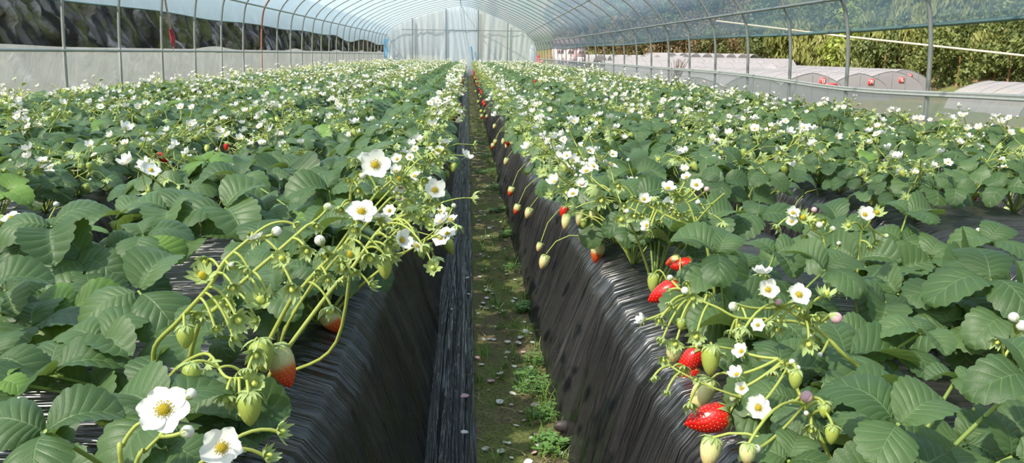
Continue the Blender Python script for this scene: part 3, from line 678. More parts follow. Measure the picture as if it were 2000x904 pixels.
# ------------------------------------------------------------ the far remainder: one object
def far_plants():
    MATS=[m_leaf,m_pet,m_young,m_stem,m_petal,m_yel,m_sep,m_seedg,m_b['green'],m_b['red']]
    prot=[]
    for out in (1,-1):
        for i in range(5):
            r=random.Random(50+i+out*9); bias=(-.08*out,-.32*out); P=plan(r,10,3,(6,10)); lv,st,en,be=flat_plant(r,P,2,bias)
            t=T()
            for l in lv: t.add(l)
            for l in st: t.add(l,None,3)
            for tp,m in en:
                if tp in('flower','bud'):
                    s=T(); k=5; V=[(0,0,0)]+[(math.cos(2*PI*a/k),math.sin(2*PI*a/k),.3 if a%2 else .2) for a in range(k)]; s.faces(V,[(0,1+a,1+(a+1)%k) for a in range(k)],4)
                    s.sphere((0,0,.1),.28,2,4,5); t.add(s,m@Matrix.Scale(.9 if tp=='flower' else .8,4))
                else: t.add(star_t(6,1.2,.1,.5,1,1),m,6); t.add(T().sphere((0,0,.25),.34,3,4,7),m)
            for tp,m in be: t.add(T().sphere((0,0,-.55),.55,4,6,9 if tp in('red','turning') else 8,(1,1,1.2)),m)
            prot.append((out,t.flat()))
    big=T()
    for p in FAR:
        out,(V,L,N,M,U)=rnd.choice([q for q in prot if q[0]==p['out']])
        rot=(0 if p['out']>0 else PI)+rnd.uniform(-.4,.4); s=rnd.uniform(.85,1.12); c,sn=math.cos(rot)*s,math.sin(rot)*s
        A=np.array([[c,-sn,0],[sn,c,0],[0,0,s]]); big.raw(V@A.T+np.array((p['x'],p['y'],hz(p))),L,N,M,U)
    o=ob('strawberry_plant',(big,MATS),label='distant rows of small flowering strawberry plants running back to the end wall',cat='strawberry plants',kind='stuff')
far_plants()
# ------------------------------------------------------------ mulch film on every bed
def ysteps(a,b,n,k=2.2): return [a+(b-a)*((i/n)**k) for i in range(n+1)]
def wr(x,y,s): return mn.noise(Vector((x,y,s)))
def bed(i,b,w,label):
    ys=ysteps(.1,30.6,620,2.1); pr=[]
    if w==.75: base=PROF
    else: base=[(u,z) for u,z in PROF if u<=w/2]+[(w-(.75-u),z) for u,z in PROF if .75-u<=w/2]
    # densify
    for (a,za),(c,zc) in zip(base,base[1:]):
        n=4 if abs(zc-za)>.02 else 2
        for k in range(n): pr.append((a+(c-a)*k/n,za+(zc-za)*k/n))
    pr.append(base[-1])
    strip=[]
    if i==3: strip=[(w+.018+k*.0105,.006) for k in range(9)]     # film edge lying flat beside the path
    if i==0: pass
    V=[];U=[]; s=0; ss=[]; allp=pr+strip
    for k,q in enumerate(allp):
        if k: s+=math.dist(q,allp[k-1])
        ss.append(s)
    for y in ys:
        for k,(u,z) in enumerate(allp):
            nx=0 if .13<u<w-.13 else (-1 if u<w/2 else 1); sl=ss[k]
            if k<len(pr):
                a=min(1,max(0,z/.05)); skew=.10*sl*math.sin(y*2.1+i)
                h=.018*abs(wr((y+skew)*9,sl*1.5,i*9.1))+.007*abs(wr((y+skew*2)*23,sl*2.5,i*5+3))+.016*wr(y*1.7,sl*2,i)
                if i==0: h*=1.5
                if nx==0: h*=.6
                X=b+u+nx*h*a*(1 if nx else 0)+(.010*wr(y*1.3,0,i+40)*(1-a) if u>.7 or u<.05 else 0); Z=max(0.003,z+(h*.5 if nx==0 else 0)*a)
                if u<.02: X+=.012*wr(y*2.2,3,i*3)
            else:
                X=b+u; Z=.008+.004*abs(wr(u*120,y*3,2))+.004*wr(u*30,y*6,7)
                if k==len(allp)-1: Z=.001; X+=.004*wr(y*3,1,1)
            V.append((X,y,Z)); U.append((sl,y))
    t=T().grid(np.array(V),len(ys),len(allp),0,np.array(U))
    if strip: t.M[0]=np.tile(np.array([0]*(len(pr)-1)+[1]*len(strip)),len(ys)-1)
    return ob('mulch_film',(t,[m_mulch2 if b>0 else m_mulch,m_strip]),label=label,cat='plastic mulch')
LB=['wrinkled black plastic mulch over the raised bed right of the path','black plastic mulch over the second raised bed right of the path','black plastic mulch over the narrow bed by the right film wall',
 'black plastic mulch over the raised bed left of the path, its edge lying flat','black plastic mulch over the second raised bed left of the path','black plastic mulch over the raised bed by the left film wall']
for i,(b,w) in enumerate(BEDS): bed(i,b,w,LB[i])
# soil core inside each bed is hidden; ground
t=T(); ys=ysteps(0,31,260,2.0); xs=[-3.2+.04*k for k in range(156)]
xs=sorted(set(list(np.round(xs,3))+[round(-.09+.01*k,3) for k in range(32)])); V=[]
for y in ys:
    for x in xs:
        z=0
        if -.09<x<.23: z=.012*mn.noise(Vector((x*9,y*9,0)))+.006*mn.noise(Vector((x*30,y*30,2)))-.006+.02*max(0,(x-.14))/.09*.6
        V.append((x,y,z))
ob('floor',(T().grid(np.array(V),len(ys),len(xs)),[m_ground]),kind='structure')
# ------------------------------------------------------------ things lying on the path
def path_z(x,y): return .012*mn.noise(Vector((x*9,y*9,0)))+.006*mn.noise(Vector((x*30,y*30,2)))-.006+.02*max(0,(x-.14))/.09*.6
pet=[]
for i in range(4):
    r=random.Random(i); V=[(0,0,0)]; k=9
    for a in range(k):
        q=2*PI*a/k; rr=(1-.25*(a==0))*r.uniform(.85,1.08); V.append((rr*math.cos(q),.85*rr*math.sin(q),.28+.1*r.random()))
    t=T().faces(V,[(0,1+a,1+(a+1)%k) for a in range(k)]); V2=[(x,y,z-.06) for x,y,z in V]; t.faces(V2,[(0,1+(a+1)%k,1+a) for a in range(k)])
    pet.append((t.mesh('fallen_petal',[m_petal]),t.mesh('fallen_petal',[m_pink])))
r=random.Random(21)
for i in range(270):
    y=1.15+ (r.random()**2.1)*7; x=r.uniform(.03,.19); onf=r.random()<.10
    if onf: x=r.uniform(-.055,.01)
    pk=r.random()<.22; s=r.uniform(.0045,.0115)
    ob('fallen_petal',pet[r.randrange(4)][1 if pk else 0],None,Matrix.Translation((x,y,(.018 if onf else path_z(x,y)+.004)))@Matrix.Rotation(r.uniform(0,6),4,'Z')@Matrix.Rotation(r.gauss(0,.25),4,'X')@Matrix.Scale(s,4),
       label='small fallen pink petal on the mossy path' if pk else 'small fallen white petal lying along the path',cat='petal',group='fallen pink petals' if pk else 'fallen white petals')
m_grass=simple('grass_blade',(.17,.29,.05),.55,var=.4,vscale=12,trans=.2); m_straw=simple('dry_straw',(.42,.32,.17),.75,var=.35,vscale=25); m_weed=simple('weed_leaf',(.19,.36,.09),.5,var=.3,vscale=60,trans=.2)
def blade(t,x,y,z,h,lean,az,w=.0016,m=0):
    P=[];n=4
    for i in range(n+1):
        s=i/n; P.append((x+math.cos(az)*lean*s*s*h,y+math.sin(az)*lean*s*s*h,z+h*s*(1-.35*lean*s*.5)))
    V=[];sx,sy=-math.sin(az)*w,math.cos(az)*w
    for i,p in enumerate(P):
        k=1-(i/n)**2*.95; V+= [(p[0]-sx*k,p[1]-sy*k,p[2]),(p[0],p[1],p[2]-.0004),(p[0]+sx*k,p[1]+sy*k,p[2])]
    t.grid(np.array(V),n+1,3,m)
t=T(); r=random.Random(5)
for i in range(210):
    y=1.2+(r.random()**1.4)*11; x=min(.215,max(.03,r.choice((r.gauss(.18,.025),r.gauss(.18,.03),r.gauss(.10,.05)))))
    if 2.3<y<3.6: x=r.uniform(.06,.20)
    for k in range(r.randint(5,11)): blade(t,x+r.gauss(0,.008),y+r.gauss(0,.008),path_z(x,y)-.002,r.uniform(.015,.055),r.uniform(.3,1.6),r.uniform(0,6.28))
ob('grass',(t,[m_grass]),label='thin green grass growing along the path beside the right bed',cat='grass',kind='stuff')
def twig(t,x,y,l,az,m=0):
    P=[(x+math.cos(az)*l*s+.006*math.sin(9*s+x*50),y+math.sin(az)*l*s,path_z(x,y)+.004+.006*math.sin(PI*s)) for s in (0,.25,.5,.75,1)]; t.tube(P,[.0011,.001,.0009,.0008,.0005],5,m)
for i in range(90):
    y=1.25+r.random()**1.5*4.5; x=r.uniform(.03,.17); t=T(); l=r.uniform(.02,.075); az=r.uniform(0,6.28); twig(t,x,y,l,az); twig(t,x+math.cos(az)*l*.5,y+math.sin(az)*l*.5,l*.35,az+.7)
    ob('dry_twig',(t,[m_straw]),label='thin dry twig lying on the mossy path',cat='twig',group='dry twigs on the path')
def weed(x,y,s,n,rr):
    t=T()
    for k in range(n):
        a=rr.uniform(0,6.28); q=s*1.5*rr.random()**.7; cx,cy=x+q*math.cos(a),y+q*math.sin(a); h=rr.uniform(.006,.024); z=path_z(cx,cy)
        t.tube([(cx-.002,cy,z),(cx,cy,z+h)],.0005,3,0,False)
        for j in range(3):
            b=a+2.09*j; l=rr.uniform(.004,.008)*(1.9 if n in(60,50) else 1); d=Vector((math.cos(b),math.sin(b),.15)); c=Vector((cx,cy,z+h)); sd=Vector((-math.sin(b),math.cos(b),0))*l*.42
            t.faces([c,c+d*l*.5+sd+Vector((0,0,.001)),c+d*l,c+d*l*.5-sd+Vector((0,0,.001))],[(0,1,2,3)])
    return t
WE=[(.175,1.55,.022,60),(.18,1.72,.03,110),(.165,1.86,.035,150),(.19,2.05,.028,80),(.15,1.95,.02,50),(.19,2.5,.025,60),(.17,3.0,.03,70),(.19,1.36,.015,30),(.185,3.6,.03,60),(.16,4.2,.035,60),(.18,4.9,.04,60),(.12,5.6,.05,60),(.17,6.5,.05,60),(.13,7.5,.05,50)]
for i,(x,y,s,n) in enumerate(WE):
    ob('weed',(weed(x,y,s,n,r),[m_weed]),label='%s clump of small leafy green weeds from the front of the path'%ORD[i],cat='weed',group='low weeds on the path')
t=T(); c=pz(1100,829,.03); t.sphere((c.x,c.y,.026),.021,8,14,0,(1,.5,.62)); t.tube([(c.x,c.y+.004,.0),(c.x,c.y,.02)],.004,8)
ob('mushroom_cap',(t,[simple('dark_cap',(.07,.055,.05),.5,var=.3)]),label='small dark rounded cap pressed against the film at the path edge',cat='mushroom')
# ------------------------------------------------------------ tunnel frame
HP=[(-3.03,0),(-3.0,.45),(-2.985,.9),(-2.96,1.2),(-2.90,1.42),(-2.70,1.64),(-2.3,1.86),(-1.96,2.0),(-1.35,2.2),(-.77,2.35),(-.21,2.45),(.38,2.34),(1.0,2.1),(1.44,1.92),(2.0,1.63),(2.3,1.42),(2.47,1.2),(2.54,.95),(2.565,.5),(2.58,0)]
HC=catmull([(x,0,z) for x,z in HP],5)
def skew(x): return .92*(2.55-x)/5.55
def hoopY(k,x): return k-.51+skew(x)
r=random.Random(4); nh=0
for k in range(-2,32):
    t=T(); t.tube([(p.x,hoopY(k,p.x),p.z) for p in HC],.0125,8)
    vis=k>=4
    if vis: nh+=1
    rusty=(k==12)
    if rusty:
        V_,L_,N_,M_,U_=t.flat(); t.M[0]=np.array([1 if V_[L_[4*i]][0]<-1.6 else 0 for i in range(len(M_)-2)]+[1,0])
    ob('tunnel_hoop',(t,[m_steel,m_rust]),label=('arched pipe whose left leg is rusty reddish brown' if rusty else ('grey steel arched pipe, %s standing leg in view from the front of the tunnel'%ORD[nh-1] if vis else 'grey steel arched pipe close to the viewer, passing overhead')),cat='tunnel hoop',group='arched pipes of the plastic tunnel')
def pipe(name,P,rad,m=m_steel): ob(name,(T().tube(P,rad,8),[m]),kind='structure')
pipe('trim_1',[(-2.895,y,1.40) for y in (-2.5,10,20,31)],.012)
pipe('trim_2',[(2.455,y,1.19) for y in (-2.5,10,20,31)],.012)
pipe('trim_3',[(-2.98,-2.5,.775),(-2.98,10,.775),(-2.98,20,.76),(-2.98,31,.73)],.011)
pipe('trim_5',[(-.21,-2.5,2.435),(-.21,31,2.435)],.013)
pipe('trim_6',[(1.72,-2.5,1.765),(1.93,13,1.655),(2.17,31,1.52)],.011)
# ridge-side short struts seen near the far left of the roof
# right rail is a flat steel channel with the film clipped into it
t=T()
def rz(y): return .650-.045*math.exp(-((y-5.4)/1.5)**2)
ys=[-2.5+.5*i for i in range(68)]; V=[]
for y in ys:
    z=rz(y); V+=[(2.548,y,z-.016),(2.540,y,z-.013),(2.540,y,z-.006),(2.546,y,z),(2.540,y,z+.006),(2.540,y,z+.013),(2.548,y,z+.016),(2.556,y,z)]
t.grid(np.array(V),len(ys),8,0,wrap=True); ob('trim_4',(t,[simple('clip_channel',(.55,.55,.50),.5,metal=.4,var=.15)]),kind='structure')
# ------------------------------------------------------------ films
def film(name,V,nu,nv,mats,**k): return ob(name,(T().grid(np.array(V),nu,nv),mats),**k)
def lbot(y): return 1.145+ .01*math.sin(y*1.7)-( .10*max(0,math.sin((y-19)*.55))**2 if y>19 else 0)-(.10*min(1,max(0,(y-25)/3)))
def rbot(y): return 1.005+.012*math.sin(y*.8)-.0015*y
pro=[p for p in HC]
V=[];ys=[-2.5+.1*i for i in range(336)]
for y in ys:
    fr=((y+.51)%1.0); sag=-.012*math.sin(PI*fr)
    row=[]
    lb=lbot(y); rb=rbot(y)
    row+= [(-2.998,y,lb+ (1.30-lb)*q) for q in (0,.5)]
    for p in pro:
        if (p.x<-2.5 and p.z<1.28) or (p.x>2.3 and p.z<1.12): continue
        s=1.006; row.append((p.x*s+(.016 if p.x>0 else -.016),y,p.z+.016+sag*(1 if p.z>1.5 else .3)))
    row+= [(2.575,y,rb+(1.10-rb)*q) for q in (.5,0)]
    nv=len(row); V+=row
film('ceiling',V,len(ys),nv,[m_roof],kind='structure')
# rolled lower edges of the side curtains
def roll(name,x,fz,rad,m,lab):
    P=[(x+.004*math.sin(y*3),y,fz(y)) for y in [-2.5+.25*i for i in range(134)]]
    ob(name,(T().tube(P,rad,8),[m]),kind='structure')
roll('trim_7',2.58,rbot,.012,m_edge,''); roll('trim_8',-3.0,lbot,.007,m_edge,'')
# skirts
V=[];ys=[-2.5+.1*i for i in range(336)]; n=9
for y in ys:
    top=.80+ .035*max(0,math.sin(y*1.35+.4))**3*(1 if y>7 else .4)
    for j in range(n):
        q=j/(n-1); V.append((-3.02+.03*q+.006*math.sin(y*6.28)+.008*mn.noise(Vector((y*2,q*3,1))),y,top*q))
film('wall_left',V,len(ys),n,[m_skirt],kind='structure')
V=[]
for y in ys:
    for j in range(n):
        q=j/(n-1); V.append((2.60-.045*q+.008*math.sin(y*6.28)*(1-q)+.008*mn.noise(Vector((y*2,q*3,5))),y,rz(y)*q))
film('wall_right',V,len(ys),n,[m_skirt],kind='structure')
# twiggy dry plant outside the right film
YE=30.55
def ridge(x):
    best=0
    for a,b in zip(HC,HC[1:]):
        if a.x<=x<=b.x: return a.z+(b.z-a.z)*(x-a.x)/max(1e-6,b.x-a.x)
    return 0
# end wall film, pleated
V=[];xs=[-2.97+.02*i for i in range(277)]; n=26
for x in xs:
    H=ridge(x) if -2.97<=x<=2.54 else .5
    if x<-2.9: H=max(.3,ridge(x))
    for j in range(n):
        q=j/(n-1); z=H*q; w=mn.noise(Vector((x*7+ (1.6-z)*(.8*math.sin(x)),z*.35,4)))
        V.append((x,YE+.05*w*(1-.35*q)+.02*math.sin(x*31)*(1-q),z))
film('wall_far',V,len(xs),n,[m_endf],kind='structure')
# overlapping door sheet at the middle, gathered
V=[];n=26;xs=[-.82+.02*i for i in range(61)]
for x in xs:
    H=ridge(x)-.03
    for j in range(n):
        q=j/(n-1); z=H*q; g=(1-q); xx=x+ .28*g*max(0,x+.2)*0+ .05*math.sin(z*3+x*4)*g
        V.append((xx+.22*g*g*math.sin((x+.2)*2.2),YE-.05+.06*mn.noise(Vector((x*12+z*1.6,z*.5,8)))-.02,z))
film('door_1',V,len(xs),n,[m_endf],kind='structure')
# blue strip in the door gap and blue sheet at the far left corner
def strip(name,P,w,lab,cat,m=m_blue):
    V=[]
    for i,(x,y,z) in enumerate(P):
        for k in range(6):
            q=k/5-.5; V.append((x+q*w*(1+.3*math.sin(i)),y+.025*math.sin(k*2.3+i*.7),z))
    ob(name,(T().grid(np.array(V),len(P),6),[m]),label=lab,cat=cat)
strip('blue_sheet',[(-2.90+.02*math.sin(i),30.25,.28+.07*i) for i in range(15)],.14,'bright blue plastic sheet hanging in the far left corner of the tunnel','plastic sheet')
strip('blue_strip',[(.15+.05*i*.6-.02*i,30.35,1.05-.06*i) for i in range(15)],.05,'narrow blue plastic strip hanging beside the end wall door flap','plastic strip')
for i,x in enumerate((-1.96,-.76,.40,1.47)):
    ob('end_wall_post',(T().tube([(x,YE-.10,0),(x,YE-.10,ridge(x)-.01)],.022,8),[m_steel]),label='%s upright steel post of the end wall from the left'%ORD[i],cat='post',group='upright posts in front of the end wall film')
pipe('trim_9',[(-2.35,YE-.1,1.60),(2.0,YE-.1,1.62)],.012)
pipe('trim_10',[(-2.9,YE-.06,.32),(2.5,YE-.06,.32)],.014)
# white bag in the far right corner
t=T(); 
for i in range(9): pass
V=[]
for i in range(15):
    s=i/14
    for k in range(12):
        a=2*PI*k/12; q=.13*(.5+.5*math.sin(PI*min(1,s*1.1)))*(1+.2*math.sin(a*3+i)); V.append((2.36+q*math.cos(a),30.1+q*.6*math.sin(a),.30+.85*s))
ob('film_bundle',(T().grid(np.array(V),15,12,wrap=True),[m_endf]),label='bunched pale plastic film gathered at the right end of the end wall',cat='plastic film')
# hanging cord with red tie on a left leg
hk=hoopY(8,-2.95)
t=T(); P=[(-2.93,hk+.02,1.52),(-2.935,hk+.03,1.3),(-2.92,hk+.05,1.1),(-2.915,hk+.07,.98)]; 
root=bpy.data.objects.new('hanging_cord',None); COL.objects.link(root); root.location=(-2.92,hk+.06,.98); root['label']='tan cord with a red knotted tie hanging on the left side of the tunnel'; root['category']='cord'
inv=Matrix.Translation(-Vector(root.location))
def loc(P): return [Vector(p)-Vector(root.location) for p in P]
ob('cord',(T().tube(loc(catmull(P,5)),[.010]*16,7),[simple('tan_cord',(.42,.30,.22),.8,var=.3)]),root)
t=T(); 
for i in range(5): t.tube(loc(catmull([(-2.915+.012*math.sin(i*1.9),hk+.07+.012*math.cos(i*2.2),.99),(-2.90+.02*math.sin(i*2.4),hk+.08,.92),(-2.905+.012*math.cos(i),hk+.08,.80+.02*i)],4)),.007,6)
ob('tie',(t,[simple('red_tie',(.45,.04,.05),.6,var=.3)]),root)
ob('tail',(T().tube(loc([(-2.905,hk+.08,.82),(-2.90,hk+.10,.70),(-2.885,hk+.12,.56)]),[.004,.0035,.003],6),[simple('white_string',(.75,.73,.7),.6)]),root)
# ------------------------------------------------------------ outside, left: stone retaining wall
V=[];ys=[-3+.075*i for i in range(860)]; n=44; r=random.Random(9)
seeds={}
def cell(y,z):
    # slanted blocks
    a=y*1.0+z*.75; b=z*1.0; gy,gz=a/.30,b/.42; iy,iz=math.floor(gy),math.floor(gz); best=(9,0);sec=9
    for i in(-1,0,1):
        for j in(-1,0,1):
            k=(iy+i,iz+j)
            if k not in seeds: seeds[k]=(r.random(),r.random(),r.random())
            s=seeds[k]; d=math.hypot(gy-(k[0]+s[0]),gz-(k[1]+s[1]))
            if d<best[0]: sec=best[0]; best=(d,s[2])
            elif d<sec: sec=d
    return best[1],sec-best[0]
for y in ys:
    for j in range(n):
        z=-.1+2.35*j/(n-1); h,e=cell(y,z); V.append((-4.45-.12*z+.14*h*min(1,e*3)+.05*mn.noise(Vector((y*3,z*3,0))),y,z))
for k,(yy) in enumerate(ys): pass
t=T().grid(np.array(V),len(ys),n); 
A=np.array(V).reshape(len(ys),n,3)[:,-1,:]; B=A.copy(); B[:,0]-=3; t.grid(np.stack([A,B],1).reshape(-1,3),len(ys),2)
ob('retaining_wall',(t,[m_stone]),kind='structure')
# ------------------------------------------------------------ outside ground and hill
def hillz(x,y):
    base=0.0
    if x>3.3: base=-2.9*min(1,(x-3.3)/3.5)
    d=max(0,(x-58+.04*max(0,y-60))) ; e=max(0,y-165)*(1 if x>5 else max(0,(x+10)/15))
    h=0
    if x>3.3: h=.62*max(d,e*.9 if y>165 else 0) if max(d,e)<60 else .62*60+.2*(max(d,e)-60)
    return base+h+(1.6*mn.noise(Vector((x*.05,y*.05,0)))*min(1,h/5))
xs=[3.25+.5*i for i in range(9)]+[8+3.2*i for i in range(60)]; ys=[-30+4*i for i in range(90)]
V=[(x,y,hillz(x,y)) for y in ys for x in xs]
tt=NT('hillside'); c=tt.co('Object'); a=tt.noise(c,.06,4,.6); b_=tt.noise(c,.6,4,.7)
m_hill=tt.done(tt.bsdf(Base__Color=tt.mix(tt.ramp(b_,[(.4,0.),(.65,1.)]),tt.mix(tt.ramp(a,[(.45,0.),(.6,1.)]),(.08,.10,.025),(.20,.125,.07)),(.12,.13,.04)),Roughness=.95))
ob('ground',(T().grid(np.array(V),len(ys),len(xs)),[m_hill]),kind='structure')
V=[(x,y,-.03) for y in (-40,31,33,180,260) for x in (-60,-4.4,-3.0,3.3)]
ob('terrace',(T().grid(np.array(V),5,4),[m_ground]),kind='structure')
# neighbouring tunnels
m_nf=NT('neighbour_film'); c=m_nf.co('Object'); nn=m_nf.noise(m_nf.map(c,(.5,3,.5)),1,3)
_tr=m_nf.n('ShaderNodeBsdfTranslucent',Color=(.34,.35,.36)); _df=m_nf.n('ShaderNodeBsdfDiffuse',Color=m_nf.mix(nn,(.33,.32,.34),(.46,.44,.46))); _tp=m_nf.n('ShaderNodeBsdfTransparent',Color=(.9,.92,.92))
_m=m_nf.n('ShaderNodeMixShader',i0=.3,i1=_df,i2=_tr); m_nf=m_nf.done(m_nf.n('ShaderNodeMixShader',i0=.25,i1=_m,i2=_tp))
m_sign=simple('sign_red',(.75,.05,.05),.5); m_white=simple('sign_white',(.85,.85,.85),.5)
def arch(w,h,n=18):
    return [( -w/2+w*i/n, h*(1-.5*abs(2*i/n-1)**1.5-.5*abs(2*i/n-1)**9)) for i in range(n+1)]
SEG={'0':'abcdef','1':'bc','3':'abgcd','4':'fgbc','5':'afgcd','6':'afgedc'}
def numeral(t,ch,x,y,z,h,m):
    w=h*.5; q=h*.11; s=SEG[ch]
    B=dict(a=(0,h-q,w,h),g=(0,h/2-q/2,w,h/2+q/2),d=(0,0,w,q),f=(0,h/2,q,h),b=(w-q,h/2,w,h),e=(0,0,q,h/2),c=(w-q,0,w,h/2))
    for k in s: x0,z0,x1,z1=B[k]; t.box((x+x0,y-.03,z+z0),(x+x1,y,z+z1),m)
def tunnel(x,y0,y1,base,h,w,label,num=None,banner=False,rot=0):
    root=bpy.data.objects.new('polytunnel',None); COL.objects.link(root); root.location=(x,y0,base); root.rotation_euler=(0,0,rot); root['label']=label; root['category']='greenhouse'; root['group']='plastic tunnels on the lower terrace'
    A=arch(w,h); L=y1-y0; n=int(L/1.5)
    V=[(a,j*L/n,z+.02*math.sin(j*2.1+a)) for j in range(n+1) for a,z in A]; ob('roof_film',(T().grid(np.array(V),n+1,len(A)),[m_nf]),root)
    V=[];
    for a,z in A: V+=[(a,.02,0),(a,.02,z*.5),(a,.02,z)]
    ob('gable_film',(T().grid(np.array(V),len(A),3),[m_nf]),root)
    t=T()
    for j in range(0,n+1,1): t.tube([(a*1.004,j*L/n,z+.02) for a,z in A],.02,4,0,False)
    for a in (-1.4,0,1.4): t.tube([(a,0,0),(a,0,h*.93)],.03,5)
    ob('frame',(t,[m_steel]),root)
    if num:
        q=.26; nx,nz=num[1]
        f=ob('number_sign',(T().box((nx-q,-.06,nz-q),(nx+q,0,nz+q),0),[m_sign]),root,label='red square number sign')
        t=T(); numeral(t,num[0][0],nx-.18,-.07,nz-.18,.34,0); numeral(t,num[0][1],nx+.02,-.07,nz-.18,.34,0); ob('sign_numeral',(t,[m_white]),f)
    if banner:
        b=ob('banner',(T().box((nx+.1,-.05,nz-.42),(nx+1.3,0,nz-.2),0),[m_sign]),root,label='small long red banner')
    return root
tunnel(29.6,70,112,-2.9,2.5,6.6,'arched plastic tunnel with the red sign numbered thirteen',('13',(.92,1.85)),True)
tunnel(36.0,74.6,114,-2.9,2.45,6.2,'arched plastic tunnel with the red sign numbered fourteen',('14',(1.07,1.70)))
tunnel(42.2,80.7,118,-2.9,2.6,7.4,'arched plastic tunnel with the red sign numbered fifteen',('15',(1.0,1.78)))
tunnel(46.4,86,122,-2.9,2.75,6.4,'arched plastic tunnel with the red sign numbered sixteen, rightmost of the row',('16',(.5,2.0)))
tunnel(23.4,67,110,-2.9,2.35,6.2,'arched plastic tunnel just left of tunnel thirteen')
tunnel(17.2,62,108,-2.9,2.2,6.2,'low arched plastic tunnel, second to the left of tunnel thirteen')
tunnel(41.5,55,64,-2.9,2.2,7,'domed plastic tunnel at the far right below the trees')
# far long shelters
for i,(x,y,l,b,h) in enumerate([(30,118,26,-2.2,2.5),(34,127,28,-1.6,2.6)]):
    tunnel(x-l/2,y,y+6,b,h,l,'x') if False else None
def shed(x0,x1,y,zt,zb,n,label):
    root=bpy.data.objects.new('open_shelter',None); COL.objects.link(root); root.location=((x0+x1)/2,y,zb); root['label']=label; root['category']='shelter'
    w=(x1-x0)/n; 
    for k in range(n):
        A=arch(w,1.3,12); V=[(x0+w*(k+.5)+a-root.location.x,j*7,z+zt-zb-1.3) for j in range(5) for a,z in A]; ob('roof_arch',(T().grid(np.array(V),5,len(A)),[m_nf]),root)
    for k in range(2*n+1):
        x=x0+w*k/2-root.location.x; ob('column',(T().box((x-.17,0,0),(x+.17,.3,zt-zb-1.2)),[m_pole]),root)
m_pole=simple('white_column',(.75,.72,.62),.7)
shed(36,53.5,150,1.5,-1.9,8,'long open shelter with scalloped pale roof and white columns below the hill')
shed(20,36,132,.95,-1.6,7,'pale arched roof shelter left of the white-columned one')
for i,(x,y,l,z,hh) in enumerate([(16.0,100,15,-.3,0),(20,112,22,.1,0)]):
    pass
def longroof(x0,x1,y,zt,zb,label):
    root=bpy.data.objects.new('polytunnel',None); COL.objects.link(root); root.location=((x0+x1)/2,y,zb); root['label']=label; root['category']='greenhouse'
    A=arch(7,zt-zb,14); L=x1-x0; V=[(j*L/12-L/2,a,z) for j in range(13) for a,z in A]; ob('roof_film',(T().grid(np.array(V),13,len(A)),[m_nf]),root)
    t=T()
    for j in range(13): t.tube([(j*L/12-L/2,a,z+.02) for a,z in A],.03,4,0,False)
    ob('frame',(t,[m_steel]),root)
longroof(17.5,40,108,.15,-2.6,'long plastic tunnel lying crosswise, nearer of the two')
longroof(21,48,122,.75,-2.4,'long plastic tunnel lying crosswise, farther of the two')
# pink farmhouse
def house():
    root=bpy.data.objects.new('farmhouse',None); COL.objects.link(root); root.location=(14.9,120,-1); root['label']='pinkish two-storey farmhouse with white window frames behind the far end of the tunnel'; root['category']='house'
    mp=simple('pink_wall',(.55,.38,.38),.8,var=.15,vscale=2); 
    ob('wall',(T().box((-2.2,0,0),(2.2,5,3.3)),[mp]),root)
    t=T().faces([(-2.6,-.5,3.3),(2.6,-.5,3.3),(2.6,5.5,3.3),(-2.6,5.5,3.3),(-1.6,2.5,4.3),(1.6,2.5,4.3)],[(0,1,5,4),(2,3,4,5),(1,2,5),(3,0,4),(3,2,1,0)]); ob('roof',(t,[simple('roof_tile',(.14,.09,.08),.8)]),root)
    for i in range(3):
        for j in range(2):
            x=-1.5+1.5*i; z=.5+1.5*j; f=ob('window',(T().box((x-.45,-.06,z),(x+.45,0,z+1.0)),[m_white]),root); ob('pane',(T().box((x-.36,-.08,z+.08),(x-.04,-.05,z+.92)).box((x+.04,-.08,z+.08),(x+.36,-.05,z+.92)),[simple('pane_pink',(.42,.30,.32),.2)]),f)
    ob('awning',(T().box((-2.2,-.9,.1),(2.2,-.1,.3)),[simple('blue_awning',(.12,.16,.45),.6)]),root)
house()
t=T().sphere((0,0,.45),.42,6,10,0,(1,1,1.1)); t.tube([(0,0,.8),(0,0,1.05)],.12,8)
o=ob('red_drum',(t,[m_sign]),label='small red container outside beyond the far right corner',cat='container'); o.location=(3.9,46,0-1.2+.9)
# pale pole crossing outside on the right
a=pd(1400,41,20.0); b=pd(2150,125,9.0)
ob('pale_pole',(T().tube([a,a.lerp(b,.5)+Vector((0,0,-.02)),b],[.022,.018,.014],8),[m_wirepale]),label='long pale slanting pole outside the right opening',cat='pole')
# dry twiggy vine at one right leg
t=T(); r=random.Random(12); bx,by=2.63,hoopY(11,2.55)
bx=2.64; by=10.45
for i in range(26):
    a=r.uniform(-1,1); t.tube(catmull([(bx+r.gauss(0,.02),by+r.gauss(0,.03),.05),(bx+r.gauss(0,.03),by+r.gauss(0,.06),.4),(bx+.05+r.gauss(0,.05),by+r.gauss(0,.14),.62+r.random()*.16)],3),.0035,4)
ob('dry_vine',(t,[m_brown]),label='tuft of dry brown twigs just outside the right film wall',cat='dry plant')
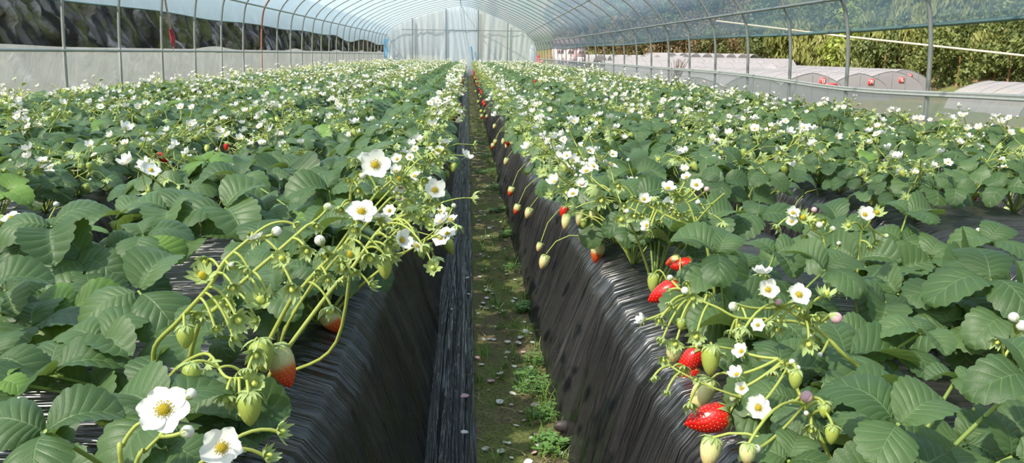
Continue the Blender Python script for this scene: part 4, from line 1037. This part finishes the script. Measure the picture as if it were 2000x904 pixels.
# ------------------------------------------------------------ trees on the hill
def crown_t(seed,kind):
    r=random.Random(seed); t=T(); lumps=[]
    if kind=='bamboo':
        for k in range(26):
            a=r.uniform(0,6.28); l=r.uniform(.25,.5); lumps.append((Vector((l*math.cos(a)*.7,l*math.sin(a)*.7,.35+.6*r.random()-l*.25)),r.uniform(.10,.17)))
    else:
        for k in range(20):
            a=r.uniform(0,6.28); z=r.uniform(.10,.95); q=.42*math.sqrt(max(.05,1-((z-.5)/.55)**2))*r.uniform(.5,1); lumps.append((Vector((q*math.cos(a),q*math.sin(a),z)),r.uniform(.14,.23)))
    V=[];n=0
    for c,rad in lumps:
        for k in range(85):
            d=Vector((r.gauss(0,1),r.gauss(0,1),r.gauss(0,1)+.35)).normalized(); p=c+d*rad*r.uniform(.75,1.05)
            u=(d+Vector((r.gauss(0,.5),r.gauss(0,.5),r.gauss(0,.5)))).normalized(); x=u.orthogonal().normalized(); y=u.cross(x); s=r.uniform(.018,.036)
            el=2.2 if kind=='bamboo' else 1.2
            if kind=='bamboo': x=Vector((x.x*.4,x.y*.4,-abs(x.z)-.4)).normalized(); y=u.cross(x).normalized()
            V+=[p-x*s*el-y*s*.3,p+y*s*.6-x*s*.1,p+x*s*el,p-y*s*.6+x*s*.1]; n+=1
    V=np.array(V); t.raw(V,np.arange(4*n),np.full(n,4),np.zeros(n,int)); return t
def tree_mat(name,a,b):
    t=NT(name); oi=t.n('ShaderNodeObjectInfo').outputs['Random']; nz=t.noise(t.co('Object'),5,3)
    c=t.mix(t.math('ADD',t.math('MULTIPLY',oi,.65),t.math('MULTIPLY',nz,.4)),a,b)
    bs=t.bsdf(Base__Color=c,Roughness=.6); tr=t.n('ShaderNodeBsdfTranslucent',Color=c); return t.done(t.n('ShaderNodeMixShader',i0=.3,i1=bs,i2=tr))
m_tr=[tree_mat('tree_green',(.055,.085,.022),(.17,.205,.05)),tree_mat('bamboo_green',(.14,.17,.04),(.27,.28,.08)),tree_mat('tree_brownish',(.10,.085,.035),(.25,.18,.085)),tree_mat('tree_bright',(.24,.32,.05),(.38,.44,.08))]
CR=[]
for i,(k,m) in enumerate([('b',0),('b',0),('b',0),('bamboo',1),('bamboo',1),('b',2),('b',2),('b',3)]): CR.append((crown_t(i,k).mesh('crown',[m_tr[m]]),m))
TRK=T().tube([(0,0,0),(.01,0,.3),(0,.01,.7)],[.022,.016,.008],6).mesh('trunk',[m_brown])
LBT=['dark green leafy tree on the wooded hillside right of the tunnel','feathery yellow-green bamboo clump on the wooded hillside','brownish olive tree on the left part of the hillside','bright yellow-green tree standing out on the hillside']
GT=['green trees on the hillside','bamboo on the hillside','olive brown trees on the hillside','bright trees on the hillside']
r=random.Random(33); nt=0
cand=[]
for i in range(9000):
    x=r.uniform(18,150); y=r.uniform(50,235); z=hillz(x,y)
    if z<-1.6 and not(x>56): continue
    if z<-2.85 or z>40: continue
    q=px_of((x,y,z+4))
    if not q or q[0]<1090 or q[0]>2080 or q[1]>230: continue
    if any((x-a)**2+(y-b)**2<(3.3 if z<9 else 5.2)**2 for a,b,_,_ in cand): continue
    cand.append((x,y,z,q))
cand.sort(key=lambda c:c[3][2]); cand=cand[:290]
0 and print('TREES',len(cand),[len([1 for c in cand if a<c[3][0]<a+100]) for a in range(1100,2000,100)], cand[0][:3],cand[-1][:3])
for x,y,z,q in cand:
    left=q[0]<1460; k=r.choice((5,6,0,1,5,6,5) if left else (0,1,2,3,4,3,2,0,7 if r.random()<.4 else 1)); h=r.uniform(6.5,10.5)*(.8 if left else 1)
    me,m=CR[k]; root=bpy.data.objects.new('bamboo_clump' if m==1 else 'tree',None); COL.objects.link(root); root.location=(x,y,z-.6); root.rotation_euler=(0,0,r.uniform(0,6.28)); s=h; root.scale=(s*r.uniform(.85,1.15),s,s*r.uniform(.9,1.1))
    root['label']=LBT[m]; root['category']='bamboo' if m==1 else 'tree'; root['group']=GT[m]; ob('crown',me,root); ob('trunk',TRK,root)
# ------------------------------------------------------------ light
w=bpy.data.worlds.new('sky'); SC.world=w; w.use_nodes=True; nt_=w.node_tree; bg=nt_.nodes['Background']
sky=nt_.nodes.new('ShaderNodeTexSky'); sky.sky_type='NISHITA'; sky.sun_disc=False; sky.sun_elevation=R(48); sky.sun_rotation=R(238); sky.dust_density=3.0; sky.air_density=1.3
nt_.links.new(sky.outputs[0],bg.inputs[0]); bg.inputs[1].default_value=.20
sd=bpy.data.lights.new('sun','SUN'); sd.energy=8.5; sd.angle=R(1.2); sd.color=(1,.93,.80); so=bpy.data.objects.new('sun',sd); COL.objects.link(so)
dv=Vector((-.60,-.50,.85)).normalized(); so.rotation_euler=dv.to_track_quat('Z','Y').to_euler()
SC.view_settings.view_transform='Standard'; SC.view_settings.look='None'; SC.view_settings.exposure=0.12; SC.view_settings.gamma=1; SC.view_settings.use_curve_mapping=False
